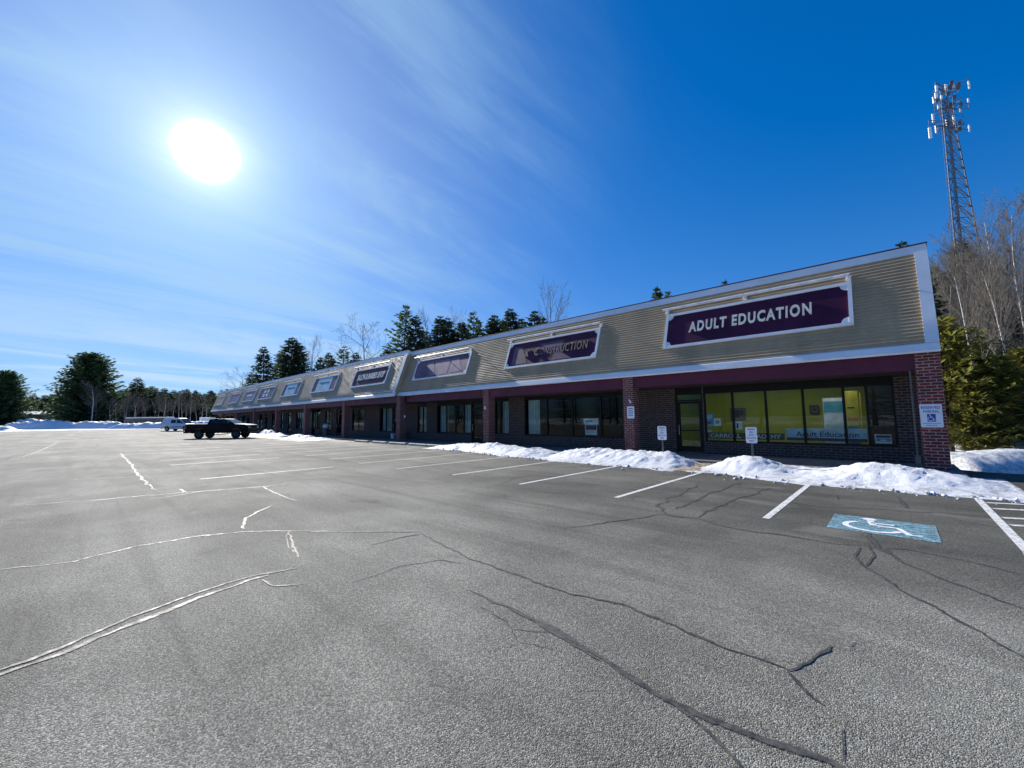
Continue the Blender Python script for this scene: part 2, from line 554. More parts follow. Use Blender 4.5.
M_ASPHALT = asphalt_mat()
M_GROUND = ground_mat()
M_SNOW = snow_mat('plowed snow', 0.75)
M_SNOWFAR = snow_mat('old plowed snow', 0.4)
M_BRICK = brick_mat('dark shop brick', (0.075, 0.034, 0.028), (0.05, 0.026, 0.022), (0.17, 0.14, 0.12), .25, .09, .012)
M_PILLAR = brick_mat('red pillar brick', (0.23, 0.022, 0.020), (0.12, 0.015, 0.014), (0.33, 0.26, 0.23), 0.235, 0.086, 0.012)
def siding_mat(name, col):
    mt = simple(name, col, 0.6, 0.08, 0.8, bscale=30, bstr=0.05)
    t = NT.__new__(NT); t.t = mt.node_tree; t.n = t.t.nodes; t.l = t.t.links
    p = next(q for q in t.n if q.type == 'BSDF_PRINCIPLED')
    c = pos(t); x, y, z = t.sep(c)
    drip = t.noise(t.comb(t.math('MULTIPLY', x, 1.3), 0.0, t.math('MULTIPLY', z, 0.3)), 1.0, 5, 0.65)
    panel = t.noise(t.comb(t.math('FLOOR', t.math('MULTIPLY', x, 0.27)), t.math('FLOOR', t.math('MULTIPLY', z, 9.1)), 0.0), 3.7, 1)
    k = t.math('MULTIPLY', t.ramp(drip, 0.35, 0.7, 1.04, 0.90), t.ramp(panel, 0.2, 0.8, 0.97, 1.03))
    src = p.inputs['Base Color'].links[0].from_socket
    mx = t.node('ShaderNodeVectorMath', operation='SCALE'); t.l.new(src, mx.inputs[0]); t.l.new(k, mx.inputs['Scale'])
    t.l.new(mx.outputs[0], p.inputs['Base Color'])
    return mt


M_SIDING = siding_mat('tan vinyl lap siding', (0.50, 0.365, 0.22))
M_SIDINGW = siding_mat('tan siding greyed for haze and shade', (0.42, 0.345, 0.25))  # wing copy of the tan siding, haze and shade put into its colour
M_WHITE = simple('white painted trim', (0.78, 0.79, 0.80), 0.5, 0.06, 1.3)
M_DRIP = simple('dark red drip edge', (0.10, 0.03, 0.035), 0.5)
M_MAROON = simple('maroon painted beam', (0.09, 0.006, 0.028), 0.6, 0.15, 1.2)
M_SOFFIT = simple('soffit board', (0.05, 0.04, 0.035), 0.85)
M_ROOF = simple('dark membrane roof', (0.06, 0.06, 0.065), 0.9)
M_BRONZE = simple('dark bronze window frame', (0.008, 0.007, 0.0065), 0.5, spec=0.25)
M_GLASS = glass_mat('shop window glass', (0.84, 0.90, 0.87))
M_DOORGLASS = glass_mat('tinted door glass', (0.30, 0.42, 0.33))
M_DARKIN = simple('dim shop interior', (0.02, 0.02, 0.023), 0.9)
M_YELLOWG = simple('yellow green painted wall', (0.36, 0.43, 0.05), 0.8, 0.08, 1.0)
M_DARKGREEN = simple('green lower wall', (0.06, 0.13, 0.045), 0.8)
M_CURTAIN = simple('pale teal blind', (0.42, 0.58, 0.56), 0.8, 0.12, 2.0)
M_CARPET = simple('grey carpet', (0.04, 0.04, 0.042), 0.95)
M_CONC = simple('damp concrete', (0.14, 0.13, 0.12), 0.9, 0.2, 2.5, bscale=40)
M_STOP = simple('weathered concrete wheel stop', (0.55, 0.50, 0.38), 0.9, 0.2, 3.5, bscale=40)
M_PAINTW = worn_paint('worn white line paint', (0.68, 0.68, 0.65), 0.43)
M_PAINTW2 = worn_paint('faded white line paint', (0.66, 0.66, 0.62), 0.445)
M_PAINTB = worn_paint('worn blue pavement paint', (0.24, 0.50, 0.62), 0.505, 6, stretch=(1.0, 7.0, 1.0))
M_PAINTS = worn_paint('worn white symbol paint', (0.75, 0.77, 0.77), 0.42, 7)
M_SEAL = sealant_mat()
M_PURPLE = simple('purple sign face', (0.062, 0.008, 0.034), 0.5, 0.2, 1.0, spec=0.3)
M_PURPLEF = simple('sun faded and painted reflection purple', (0.125, 0.055, 0.095), 0.5, 0.3, 0.9)
M_FADE_REFLECT = simple('painted reflection and fade on purple', (0.23, 0.135, 0.205), 0.5, 0.25, 1.5)
M_LETTERW = simple('white plastic letter', (0.82, 0.77, 0.66), 0.45, 0.08, 3)
M_LETTERC = simple('yellowed cream letter', (0.30, 0.245, 0.155), 0.55, 0.25, 4)
M_METALW = simple('white enamelled metal', (0.74, 0.75, 0.76), 0.4)
M_METALG = simple('galvanised steel', (0.42, 0.44, 0.47), 0.45, 0.2, 6, metal=0.6)
M_MAST = simple('weathered grey mast steel', (0.10, 0.115, 0.14), 0.65, 0.2, 6, metal=0.2)
M_METALD = simple('dark painted steel', (0.09, 0.09, 0.10), 0.5)
M_SIGNW = simple('white sign face', (0.76, 0.78, 0.82), 0.45, 0.05, 3)
M_SIGNB = simple('blue sign print', (0.02, 0.06, 0.30), 0.5)
M_SIGNP = simple('purple sign print', (0.10, 0.035, 0.14), 0.5)
M_BANNERG = simple('dark green banner', (0.03, 0.075, 0.05), 0.6)
M_BANNERB = simple('light blue banner', (0.33, 0.56, 0.66), 0.6)
M_TEAL = simple('teal print', (0.08, 0.35, 0.45), 0.6)
M_NAVY = simple('navy print', (0.015, 0.035, 0.10), 0.6)
M_YEL = simple('yellow print', (0.78, 0.66, 0.06), 0.6)
M_ORANGE = simple('orange print', (0.65, 0.25, 0.04), 0.6)
M_PAPER = simple('white paper', (0.66, 0.74, 0.74), 0.7)
M_BARK = simple('grey brown bark', (0.13, 0.105, 0.085), 0.9, 0.35, 5)
M_BARKD = simple('dark conifer bark', (0.07, 0.052, 0.042), 0.9, 0.3, 5)
M_BIRCH = simple('pale birch bark', (0.55, 0.51, 0.46), 0.8, 0.3, 6)
M_TWIG = simple('grey brown twigs', (0.125, 0.108, 0.085), 0.9, 0.3, 3)
M_SPRUCE = leaf_mat('spruce needles', (0.024, 0.046, 0.028), (0.095, 0.145, 0.07))
M_PINE = leaf_mat('pine needles', (0.03, 0.065, 0.03), (0.15, 0.23, 0.08))
M_GOLD = leaf_mat('yellow green pine needles', (0.046, 0.060, 0.014), (0.34, 0.31, 0.055), 0.45)
M_RUBBER = simple('black tyre rubber', (0.02, 0.02, 0.02), 0.85)
M_RIM = simple('alloy wheel', (0.35, 0.36, 0.38), 0.35, metal=0.8)
M_BLACKCAR = simple('black car paint', (0.003, 0.003, 0.004), 0.5, 0.1, 2, spec=0.12, coat=0.05)
M_RIMD = simple('dark alloy wheel', (0.05, 0.05, 0.055), 0.45, metal=0.6)
M_WHITECAR = simple('white car paint', (0.72, 0.75, 0.80), 0.3, 0.04, 2, coat=0.6)
M_CARGLASS = simple('tinted car glass', (0.015, 0.02, 0.022), 0.06)
M_RED = simple('red tail lamp lens', (0.45, 0.02, 0.015), 0.2)
M_LAMP = simple('clear lamp lens', (0.6, 0.62, 0.65), 0.15)
M_BLACKPL = simple('black trim plastic', (0.02, 0.02, 0.022), 0.6)
M_BEIGE = simple('beige vinyl trim', (0.50, 0.47, 0.38), 0.6)


# ------------------------------------------------------------------ terrain, lot, paint
def gz(x, y):
    r = math.hypot(x, y)
    z = 0.45 * sm(42, 95, r) * sm(2, -20, x)
    z -= 0.95 * sm(16.5, 26, y) * sm(-1.0, 2.0, x)                    # drive drops away beside the shops
    z += 23.5 * sm(34, 110, y) * sm(-42, 16, x - 0.12 * (y - 34))      # wooded hill
    z += 3.0 * sm(60, 140, y) * (1 - sm(-42, 16, x))
    if y > 34: z += 0.8 * fbm(x * 0.05, y * 0.05, 2.0) * sm(34, 50, y)
    return z


def axis_pts(lo, hi, f0, f1, fine, coarse):
    a = [lo]
    while a[-1] < hi:
        a.append(a[-1] + (fine if f0 <= a[-1] < f1 else coarse))
    return a


gx = sorted(set([-2500, -1500, -900, -500, -320] + axis_pts(-240, -102, 0, 0, 6, 6)[:-1] + axis_pts(-102, 26, -400, 400, 1.6, 6) + axis_pts(32, 130, 0, 0, 5, 5) + [200, 400, 900, 2500]))
gy = sorted(set([-2500, -1500, -700, -300, -150] + axis_pts(-102, -42, 0, 0, 6, 6)[:-1] + axis_pts(-42, 60, -400, 400, 1.7, 6) + axis_pts(64, 160, 0, 0, 4, 4) + [200, 300, 600, 1200, 2500]))


def grid_sheet(name, mat, lift, keep=None):
    xs, ys = np.array(gx), np.array(gy)
    nx, ny = len(xs), len(ys)
    vs = [(float(a), float(b), gz(a, b) + lift) for b in ys for a in xs]
    fs = []
    for j in range(ny - 1):
        for i in range(nx - 1):
            if keep is None or keep((xs[i] + xs[i + 1]) / 2, (ys[j] + ys[j + 1]) / 2):
                n = j * nx + i
                fs.append((n, n + 1, n + nx + 1, n + nx))
    used = sorted({i for f in fs for i in f}); mp = {k: i for i, k in enumerate(used)}
    me = bpy.data.meshes.new(name)
    me.from_pydata([vs[i] for i in used], [], [tuple(mp[i] for i in f) for f in fs])
    me.materials.append(mat)
    me.polygons.foreach_set('use_smooth', [True] * len(me.polygons))
    o = bpy.data.objects.new(name, me); COL.objects.link(o)
    return tag(o, kind='structure')


grid_sheet('ground', M_GROUND, -0.05)
grid_sheet('parking_lot', M_ASPHALT, 0.0, lambda x, y: (-96 < x < 22 and -40 < y < 16.2) or (1.0 < x < 14 and 16.1 < y < 30))


def ribbon(mb, pts, width, lift, jit=0.0, step=0.12, taper=True, seed=0):
    """a strip lying on the pavement along a wobbling line"""
    rnd = random.Random(seed)
    P = [np.array(p[:2]) for p in pts]
    line = []
    for a, b in zip(P[:-1], P[1:]):
        n = max(1, int(np.linalg.norm(b - a) / step))
        for k in range(n): line.append(a + (b - a) * k / n)
    line.append(P[-1])
    n = len(line)
    out = []
    for i, q in enumerate(line):
        t = line[min(i + 1, n - 1)] - line[max(0, i - 1)]; t = t / (np.linalg.norm(t) + 1e-9)
        nn = np.array([-t[1], t[0]])
        s = fbm(q[0] * 1.3 + seed, q[1] * 1.3, seed * 0.7, 4) * jit + fbm(q[0] * 7, q[1] * 7, seed, 4) * jit * 0.55
        w = width * (1 + (0.8 * fbm(q[0] * 3.3, q[1] * 3.3, 5 + seed, 4) if jit else 0))
        if jit: w = max(w, width * 0.35)
        if taper:
            e = min(i, n - 1 - i) / max(1, n * 0.12)
            w *= 0.35 + 0.65 * min(1, e)
        c = q + nn * s
        out.append((c + nn * w / 2, c - nn * w / 2))
    P3 = lambda q: (q[0], q[1], gz(q[0], q[1]) + lift)
    if not hasattr(mb, 'core'): mb.core = []
    for (a, b), (c, d) in zip(out[:-1], out[1:]):
        m0, m1 = (a + b) / 2, (c + d) / 2
        mb.quad(P3(a), P3(m0), P3(m1), P3(c)); mb.quad(P3(m0), P3(b), P3(d), P3(m1))
        mb.core += [0, 1, 1, 0, 1, 0, 0, 1]


def px_line(l):
    return [on_z(u, v, 0.0) for u, v in l]


# painted stall lines
mb = MB()
def stripe(x, y0, y1, w=0.1, sheet=None):
    ribbon(sheet or mb, [(x - 0.03, y0), (x, y1)], w, 0.006, 0, 0.8, False)
for k in range(0, 5):
    stripe(1.07 - 2.6 * k, 7.45, 13.0)
mb2 = MB()
for k in range(5, 30):
    stripe(1.07 - 2.6 * k, 7.2, 12.8, 0.1, mb2)
for k in range(0, 26):
    if k % 3 != 1: stripe(-14.2 - 2.75 * k, 2.4, 6.1, 0.11, mb2)
ribbon(mb, [(1.0, 7.0), (1.04, 7.6)], 0.1, 0.006, 0, 0.5, False)
for q in (0, 1, 2, 3):
    a = on_z(*[(988, 503), (995, 509), (1002, 518), (1006, 525)][q]); ribbon(mb, [(1.13, a[1]), (2.55, a[1] + 0.55 + q * 0.05)], 0.1, 0.006, 0, 0.5, False)
ribbon(mb, [(2.6, 7.3), (2.6, 13)], 0.1, 0.006, 0, 0.8, False)
tag(mb.build('parking_lines', M_PAINTW, fix=False), kind='structure')
tag(mb2.build('faded_parking_lines', M_PAINTW2, fix=False), kind='structure')

# accessible parking symbol: blue field with a white wheelchair figure
mb = MB()
sx0, sx1, sy0, sy1 = -0.80, 0.34, 7.42, 8.50
n = 8
for i in range(n):
    for j in range(n):
        a, b = sx0 + (sx1 - sx0) * i / n, sx0 + (sx1 - sx0) * (i + 1) / n
        c, d = sy0 + (sy1 - sy0) * j / n, sy0 + (sy1 - sy0) * (j + 1) / n
        mb.quad((a, c, .008), (b, c, .008), (b, d, .008), (a, d, .008))
tag(mb.build('accessible_parking_field', M_PAINTB, fix=False), kind='structure')


def wheelchair(mb, cx, cy, s, place):
    """flat wheelchair figure in a unit box; place(x, y) puts a point"""
    def strip(pts, w):
        pts = [np.array(p) for p in pts]; o = []
        for i, q in enumerate(pts):
            t = pts[min(i + 1, len(pts) - 1)] - pts[max(0, i - 1)]; t = t / np.linalg.norm(t); nn = np.array([-t[1], t[0]])
            o.append((q + nn * w / 2, q - nn * w / 2))
        for (a, b), (c, d) in zip(o[:-1], o[1:]):
            mb.quad(place(cx + a[0] * s, cy + a[1] * s), place(cx + b[0] * s, cy + b[1] * s), place(cx + d[0] * s, cy + d[1] * s), place(cx + c[0] * s, cy + c[1] * s))
    hd = [(-0.13 + 0.085 * math.cos(w * math.pi / 6), 0.40 + 0.085 * math.sin(w * math.pi / 6)) for w in range(12)]
    mb.poly([place(cx + a * s, cy + b * s) for a, b in hd])
    strip([(-0.12, 0.30), (-0.07, -0.02)], 0.085)
    strip([(-0.07, -0.02), (0.19, -0.02), (0.30, -0.36), (0.42, -0.33)], 0.075)
    strip([(-0.10, 0.15), (0.15, 0.15)], 0.065)
    strip([(-0.08 + 0.30 * math.cos(R(w)) - 0.0, -0.13 + 0.30 * math.sin(R(w))) for w in range(125, 345, 12)], 0.075)


mb = MB()
wheelchair(mb, -0.24, 7.97, 1.0, lambda x, y: (x, y, 0.012))
tag(mb.build('accessible_parking_symbol', M_PAINTS, fix=False), kind='structure')

# sealed cracks
mb = MB()
CR = [
    ([(-30, 574), (0, 570), (75, 562), (130, 548), (200, 536), (240, 532), (300, 531), (360, 532), (420, 532)], .045, .05),
    ([(420, 532), (470, 560), (520, 575), (560, 590), (620, 605), (660, 620), (700, 638), (730, 650), (775, 665), (790, 671)], .028, .05),
    ([(-40, 690), (0, 675), (60, 655), (130, 625), (200, 598), (250, 580), (268, 575)], .055, .03),
    ([(-40, 686), (0, 671), (60, 649), (130, 618), (200, 592), (250, 577), (297, 568)], .03, .03),
    ([(262, 580), (275, 586), (305, 584)], .02, .03),
    ([(287, 532), (292, 545), (298, 558)], .03, .05), ([(290, 533), (288, 545), (296, 557)], .015, .05),
    ([(240, 530), (246, 520), (257, 512), (272, 506)], .05, .05),
    ([(0, 507), (100, 500), (180, 493), (262, 487), (310, 482)], .06, .06), ([(150, 500), (200, 492), (230, 489)], .04, .05),
    ([(262, 487), (285, 497), (298, 501)], .05, .04),
    ([(120, 453), (130, 463), (138, 474), (155, 490)], .05, .07), ([(60, 442), (30, 455), (0, 463)], .08, .1),
    ([(180, 489), (187, 493)], .05, .02),
    ([(370, 545), (400, 538), (420, 534)], .025, .04),
    ([(350, 583), (400, 566), (440, 560), (470, 566)], .014, .05),
    ([(512, 610), (560, 633), (600, 658), (650, 690), (700, 715), (760, 740), (830, 765), (900, 800)], .05, .02),
    ([(470, 590), (512, 610), (560, 637), (600, 661)], .03, .03),
    ([(654, 690), (690, 718), (735, 762), (760, 800)], .022, .02),
    ([(790, 672), (800, 670), (812, 660), (825, 650), (828, 645)], .024, .05), ([(788, 671), (800, 686), (812, 698), (824, 706)], .028, .02),
    ([(862, 548), (856, 556), (862, 565), (880, 576), (900, 590), (930, 605), (975, 632), (1030, 664)], .035, .04),
    ([(868, 545), (875, 555), (866, 566)], .03, .03),
    ([(868, 540), (900, 560), (950, 582), (1000, 600), (1030, 612)], .035, .05),
    ([(560, 528), (582, 527), (627, 520), (662, 515), (697, 519), (737, 530), (792, 537), (837, 545), (866, 546)], .03, .06),
    ([(870, 548), (910, 550), (960, 560), (1030, 578)], .022, .05),
    ([(872, 522), (868, 535), (876, 548), (888, 556)], .07, .05),
    ([(662, 515), (660, 505), (668, 498), (690, 490), (700, 485)], .045, .12),
    ([(675, 509), (690, 502), (708, 494), (725, 488), (745, 482)], .05, .1),
    ([(697, 517), (715, 509), (740, 498), (770, 488)], .05, .1),
    ([(505, 484), (520, 487), (535, 491), (560, 494)], .05, .1), ([(500, 484), (512, 479), (530, 475)], .04, .05),
    ([(700, 497), (760, 499), (820, 507), (880, 510), (960, 514), (1040, 520)], .025, .08),
    ([(898, 497), (903, 503), (909, 509)], .06, .03), ([(836, 494), (838, 500)], .03, .03),
    ([(512, 630), (560, 634)], .01, .03), ([(470, 596), (505, 622), (520, 640), (560, 652)], .008, .06),
    ([(843, 728), (846, 748), (844, 762)], .006, .01), ([(848, 648), (858, 642)], .006, .02),
    ([(930, 470), (420, 479), (330, 484)], .03, .2), ([(300, 451), (340, 447), (400, 452), (470, 458)], .06, .3),
    ([(0, 447), (60, 445), (130, 440)], .08, .3), ([(0, 484), (70, 480), (150, 476)], .05, .2),
]
for k, (l, w, j) in enumerate(CR):
    ribbon(mb, px_line(l), min(w, .062) * 1.25, 0.004 + 0.0004 * (k % 5), j, 0.05, True, k + 1)
o = mb.build('crack_sealant', M_SEAL, fix=False)
at = o.data.attributes.new('core', 'FLOAT', 'POINT'); at.data.foreach_set('value', [float(q) for q in mb.core])
tag(o, kind='structure')

# sidewalk under the canopy
mb = MB()
mb.box(-88, 1.25, 14.75, 18.2, -0.4, 0.10)
tag(mb.build('sidewalk', M_CONC, bevel=0.015), kind='structure')

# ------------------------------------------------------------------ the row of shops
YF, ZB = 16.03, 3.36                       # face and underside of the mansard
YR, ZR = 17.228, 6.748                     # its top edge
XR = 1.04
BAY = 8.977
W = 17.82                                  # storefront wall
TILT = math.atan2(YR - YF, ZR - ZB)
SL = math.hypot(YR - YF, ZR - ZB)
XJ = -26.62                                # where the two fronts meet
XL = -87.4


def px_x(u, v, y=W):
    return float(on_y(u, v, y)[0])


def mpt(x, s, out, yf=YF):
    """a point on the mansard: x along, s up the slope, out from the face"""
    return (x, yf + s * math.sin(TILT) - out * math.cos(TILT), ZB + s * math.cos(TILT) + out * math.sin(TILT))


def mansard(root, x0, x1, yf, top, right_trim, smat=None):
    L = SL * top
    mb = MB()
    s = 0.26; e = 0.116
    prev = None
    while s < L - 0.30:
        s2 = min(s + e, L - 0.28)
        a0, a1 = mpt(x0, s, 0.040, yf), mpt(x1, s, 0.040, yf)
        b0, b1 = mpt(x0, s2, 0.002, yf), mpt(x1, s2, 0.002, yf)
        nseg = max(1, int((x1 - x0) / 3.8))
        for k in range(nseg):
            f0, f1 = k / nseg, (k + 1) / nseg
            q = lambda a, b, f: tuple(a[i] + (b[i] - a[i]) * f for i in range(3))
            mb.quad(q(a0, a1, f0), q(a0, a1, f1), q(b0, b1, f1), q(b0, b1, f0))
        if prev: mb.quad(prev[0], prev[1], a1, a0)
        prev = (b0, b1); s = s2
    # the hidden body behind the boards and its closed ends
    pr = [(yf + .01, ZB + .02), (mpt(0, L, -.03, yf)[1], mpt(0, L, -.03, yf)[2]), (mpt(0, L, 0, yf)[1] + .5, mpt(0, L, 0, yf)[2]), (yf + 1.75, ZB + .02)]
    mb.prism(pr, 'x', x0 + .01, x1 - .01)
    mb.build('siding', smat or M_SIDING, root)
    # white eave board, cap board, corner boards
    mb = MB()
    mb.prism([mpt(0, 0.0, .05, yf)[1:], mpt(0, .20, .05, yf)[1:], mpt(0, .26, .018, yf)[1:], mpt(0, .26, -.05, yf)[1:], (yf + .06, ZB - .03), (yf - .02, ZB - .03)], 'x', x0 - .02, x1 + .03)
    mb.build('eave_board', M_WHITE, root)
    mb = MB()
    mb.prism([mpt(0, L - .29, .03, yf)[1:], mpt(0, L - .01, .045, yf)[1:], mpt(0, L, .03, yf)[1:], mpt(0, L, -.4, yf)[1:], mpt(0, L - .29, -.05, yf)[1:]], 'x', x0 - .02, x1 + .03)
    mb.build('cap_board', M_WHITE, root)
    mb = MB()
    mb.prism([mpt(0, L + .002, .06, yf)[1:], mpt(0, L + .035, .06, yf)[1:], mpt(0, L + .035, -.42, yf)[1:], mpt(0, L + .002, -.42, yf)[1:]], 'x', x0 - .03, x1 + .05)
    mb.build('drip_edge', M_DRIP, root)
    if right_trim:
        mb = MB()
        w = right_trim
        lo, hi = .262, L - .292
        mb.prism([mpt(0, lo, .062, yf)[1:], mpt(0, hi, .062, yf)[1:], mpt(0, hi, -.1, yf)[1:], mpt(0, lo, -.1, yf)[1:]], 'x', x1 - w, x1 + .028)
        mb.build('corner_board', M_WHITE, root)


def wall_openings(root, x0, x1, zt, ops, mat, name='brick_wall'):
    """wall pieces round the openings; ops: (xa, xb, za, zb) sorted along x"""
    mb = MB(); x = x0
    for xa, xb, za, zb in sorted(ops):
        if xa > x: mb.box(x, xa, W, W + .2, -.6, zt)
        if za > 0.1: mb.box(xa, xb, W, W + .2, -.6, za)
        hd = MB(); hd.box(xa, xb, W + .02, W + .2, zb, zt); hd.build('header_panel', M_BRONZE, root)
        x = xb
    if x < x1: mb.box(x, x1, W, W + .2, -.6, zt)
    return mb.build(name, mat, root)


def window(root, xa, xb, za, zb, mull=(), y=None, fw=.055):
    y = W + .06 if y is None else y
    mb = MB()
    mb.box(xa, xa + fw, y, y + .09, za, zb); mb.box(xb - fw, xb, y, y + .09, za, zb)
    xs = [xa + fw] + [q for q in mull] + [xb - fw]
    for q in mull: mb.box(q - .04, q + .04, y, y + .09, za + fw, zb - fw)
    mb.box(xa + fw, xb - fw, y + .002, y + .088, za, za + fw); mb.box(xa + fw, xb - fw, y + .002, y + .088, zb - fw, zb)
    fr = mb.build('window', M_BRONZE, root)
    mb = MB()
    mb.quad((xa + fw, y + .045, za + fw), (xb - fw, y + .045, za + fw), (xb - fw, y + .045, zb - fw), (xa + fw, y + .045, zb - fw))
    mb.build('pane', M_GLASS, fr, fix=False)
    return fr


def door(root, xa, xb, zb, transom=.28, hinge=1, glow=None):
    y = W + .06; fw = .06
    mb = MB()
    mb.box(xa, xa + fw, y, y + .1, .1, zb); mb.box(xb - fw, xb, y, y + .1, .1, zb); mb.box(xa + fw, xb - fw, y + .002, y + .098, zb - fw, zb)
    zd = zb - transom
    mb.box(xa + fw, xb - fw, y + .002, y + .098, zd - fw, zd)
    a, b = xa + fw + .01, xb - fw - .01; t = zd - fw - .01
    st = .10
    mb.box(a, a + st, y + .02, y + .07, .12, t); mb.box(b - st, b, y + .02, y + .07, .12, t)
    mb.box(a + st, b - st, y + .021, y + .069, .12, .36); mb.box(a + st, b - st, y + .021, y + .069, t - st, t)
    mb.box(a + st, b - st, y + .023, y + .067, 1.0, 1.05)
    d = mb.build('door', M_BRONZE, root)
    mb = MB()
    mb.quad((a + st, y + .045, .36), (b - st, y + .045, .36), (b - st, y + .045, t - st), (a + st, y + .045, t - st))
    mb.quad((xa + fw, y + .05, zd), (xb - fw, y + .05, zd), (xb - fw, y + .05, zb - fw), (xa + fw, y + .05, zb - fw))
    mb.build('pane', M_DOORGLASS, d, fix=False)
    mb = MB()
    hx = a + st / 2 if hinge > 0 else b - st / 2
    mb.tube([(hx, y + .02, 1.25), (hx, y - .05, 1.25), (hx, y - .05, .85), (hx, y + .02, .85)], .014, 6)
    mb.build('handle', M_METALG, d)
    return d


def blind(root, xa, xb, za, zb, y=W + .28, mat=None):
    """vertical slat blind hanging behind the glass"""
    mb = MB(); x = xa
    k = 0
    while x < xb - .02:
        w = min(.11, xb - x)
        mb.box(x, x + w * .93, y + (.015 if k % 2 else 0), y + .008 + (.015 if k % 2 else 0), za, zb); x += w; k += 1
    mb.build('window_blind', mat or M_CURTAIN, root)


def pillar(root, xc, yf=YF, w=.47):
    mb = MB(); mb.box(xc - w / 2, xc + w / 2, yf + .10, yf + .60, -.4, ZB - .032)
    mb.build('pillar', M_PILLAR, root)


def beam(root, x0, x1, yf=YF):
    mb = MB(); mb.box(x0, x1, yf + .15, yf + .45, ZB - .50, ZB - .031)
    mb.build('canopy_beam', M_MAROON, root)


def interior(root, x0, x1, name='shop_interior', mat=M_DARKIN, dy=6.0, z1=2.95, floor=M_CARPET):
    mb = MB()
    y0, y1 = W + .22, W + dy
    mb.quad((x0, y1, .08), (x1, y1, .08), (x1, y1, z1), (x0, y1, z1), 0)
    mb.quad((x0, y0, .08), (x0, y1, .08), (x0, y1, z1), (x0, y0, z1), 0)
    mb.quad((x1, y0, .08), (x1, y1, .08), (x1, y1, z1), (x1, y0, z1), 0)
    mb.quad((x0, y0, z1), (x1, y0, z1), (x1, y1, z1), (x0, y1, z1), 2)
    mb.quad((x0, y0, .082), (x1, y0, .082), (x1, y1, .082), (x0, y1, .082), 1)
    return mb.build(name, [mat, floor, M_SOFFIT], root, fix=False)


def body(root, x0, x1, yf, zroof, ends):
    """roof deck, soffit and the plain side and rear walls"""
    mb = MB(); mb.box(x0, x1, yf + 1.3, 25.0, zroof - .5, zroof - .25); mb.build('flat_roof', M_ROOF, root)
    mb = MB(); mb.box(x0 + .02, x1 - .02, yf + .45, W + .001, 2.86, 2.92); mb.build('soffit', M_SOFFIT, root)
    mb = MB(); mb.box(x0, x1, 24.8, 25.0, -1.5, zroof - .5); mb.build('rear_wall', M_BRICK, root)
    for e in ends:
        mb = MB()
        a = x0 if e < 0 else x1 - .2
        mb.box(a, a + .2, W + .2, 24.8, -1.5, zroof - .5)
        mb.build('end_wall', M_BRICK, root)


near = thing('strip_mall', 'long brick shop row with tan lap siding mansard and white trim, nearer half', 'shop building', (0, 0, 0))
mansard(near, XJ - .05, XR, YF, 1.0, .25)
beam(near, XJ + .3, .80 - .255)
pil_x = [.80] + [.718 - BAY * k for k in range(1, 10)]
for k in (0, 1, 2): pillar(near, pil_x[k], YF, .51 if k == 0 else .47)
HEAD = 2.62
ops = []
dA = (-6.92, -5.80)
wA = (-5.74, .07)
ops += [(dA[0], dA[1], 0, HEAD), (wA[0], wA[1], .58, HEAD)]
# middle shop
b1 = (-18.2, -17.0); b1s = (-15.75, -9.45)
ops += [(b1[0], b1[1], .66, HEAD + .1), (b1s[0], b1s[1], .62, HEAD + .1)]
# third shop
b2 = (-27.95, -25.5); b2s = (-24.25, -20.5); b2d = (-20.45, -19.3)
ops += [(b2[0] + 1.2, b2[1], .62, HEAD), (b2s[0], b2s[1], .62, HEAD), (b2d[0], b2d[1], 0, HEAD)]
wall_openings(near, XJ - .1, XR - .02, 2.96, ops, M_BRICK)
mullA = [px_x(732.5, 415), px_x(766, 415), px_x(803.6, 415), px_x(844.5, 415), px_x(868, 415)]
door(near, dA[0], dA[1], HEAD)
window(near, wA[0], wA[1], .58, HEAD, mullA)
window(near, b1[0], b1[1], .66, HEAD + .1, [b1[0] + .42])
window(near, b1s[0], b1s[1], .62, HEAD + .1, [-14.1, -12.4, px_x(600, 415)])
window(near, b2[0] + 1.2, b2[1], .62, HEAD, [-26.1])
window(near, b2s[0], b2s[1], .62, HEAD, [-23.2, -22.2, -21.3])
door(near, b2d[0], b2d[1], HEAD)
blind(near, b1[0] + .45, b1[1] - .1, .7, HEAD + .05)
blind(near, b1s[0] + .1, b1s[0] + .95, .7, HEAD + .05)
blind(near, b2[0] + 1.3, b2[1] - .1, .7, HEAD - .05)
blind(near, b2s[0] + .1, b2s[0] + 1.0, .7, HEAD - .05)
blind(near, b2s[1] - 1.0, b2s[1] - .1, .7, HEAD - .05)
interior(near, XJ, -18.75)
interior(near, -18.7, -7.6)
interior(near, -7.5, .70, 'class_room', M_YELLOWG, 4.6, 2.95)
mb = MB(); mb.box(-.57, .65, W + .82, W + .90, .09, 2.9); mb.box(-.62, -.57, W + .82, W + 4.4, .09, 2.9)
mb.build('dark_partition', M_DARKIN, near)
M_FILL_LAMP = emit_mat('added fill lamp glow', (1.0, 0.96, 0.85), 5.4)  # unseen lamps added to brighten the class room and display board
for lx, ly in ((-5.6, 1.6), (-3.0, 1.9), (-1.5, .36)):
    mb = MB(); mb.box(lx - .6, lx + .6, W + ly, W + ly + .28, 2.86, 2.92)
    mb.build('added_fill_lamp', M_FILL_LAMP, near)
body(near, XJ, XR, YF, ZR, (1,))
# downspout on the right pillar's left edge and the return box of the eave at the far corner
mb = MB()
mb.tube([(.43, YF + .12, 2.84), (.43, YF + .12, .45)], .022, 8)
mb.box(.37, .49, YF + .04, YF + .18, .22, .46)
mb.build('conduit', simple('weathered conduit', (.13, .11, .10), .7), near)
mb = MB(); mb.box(XR + .005, XR + .38, 23.6, 25.3, 3.2, 4.6); mb.build('rear_eave_return', M_BEIGE, near)

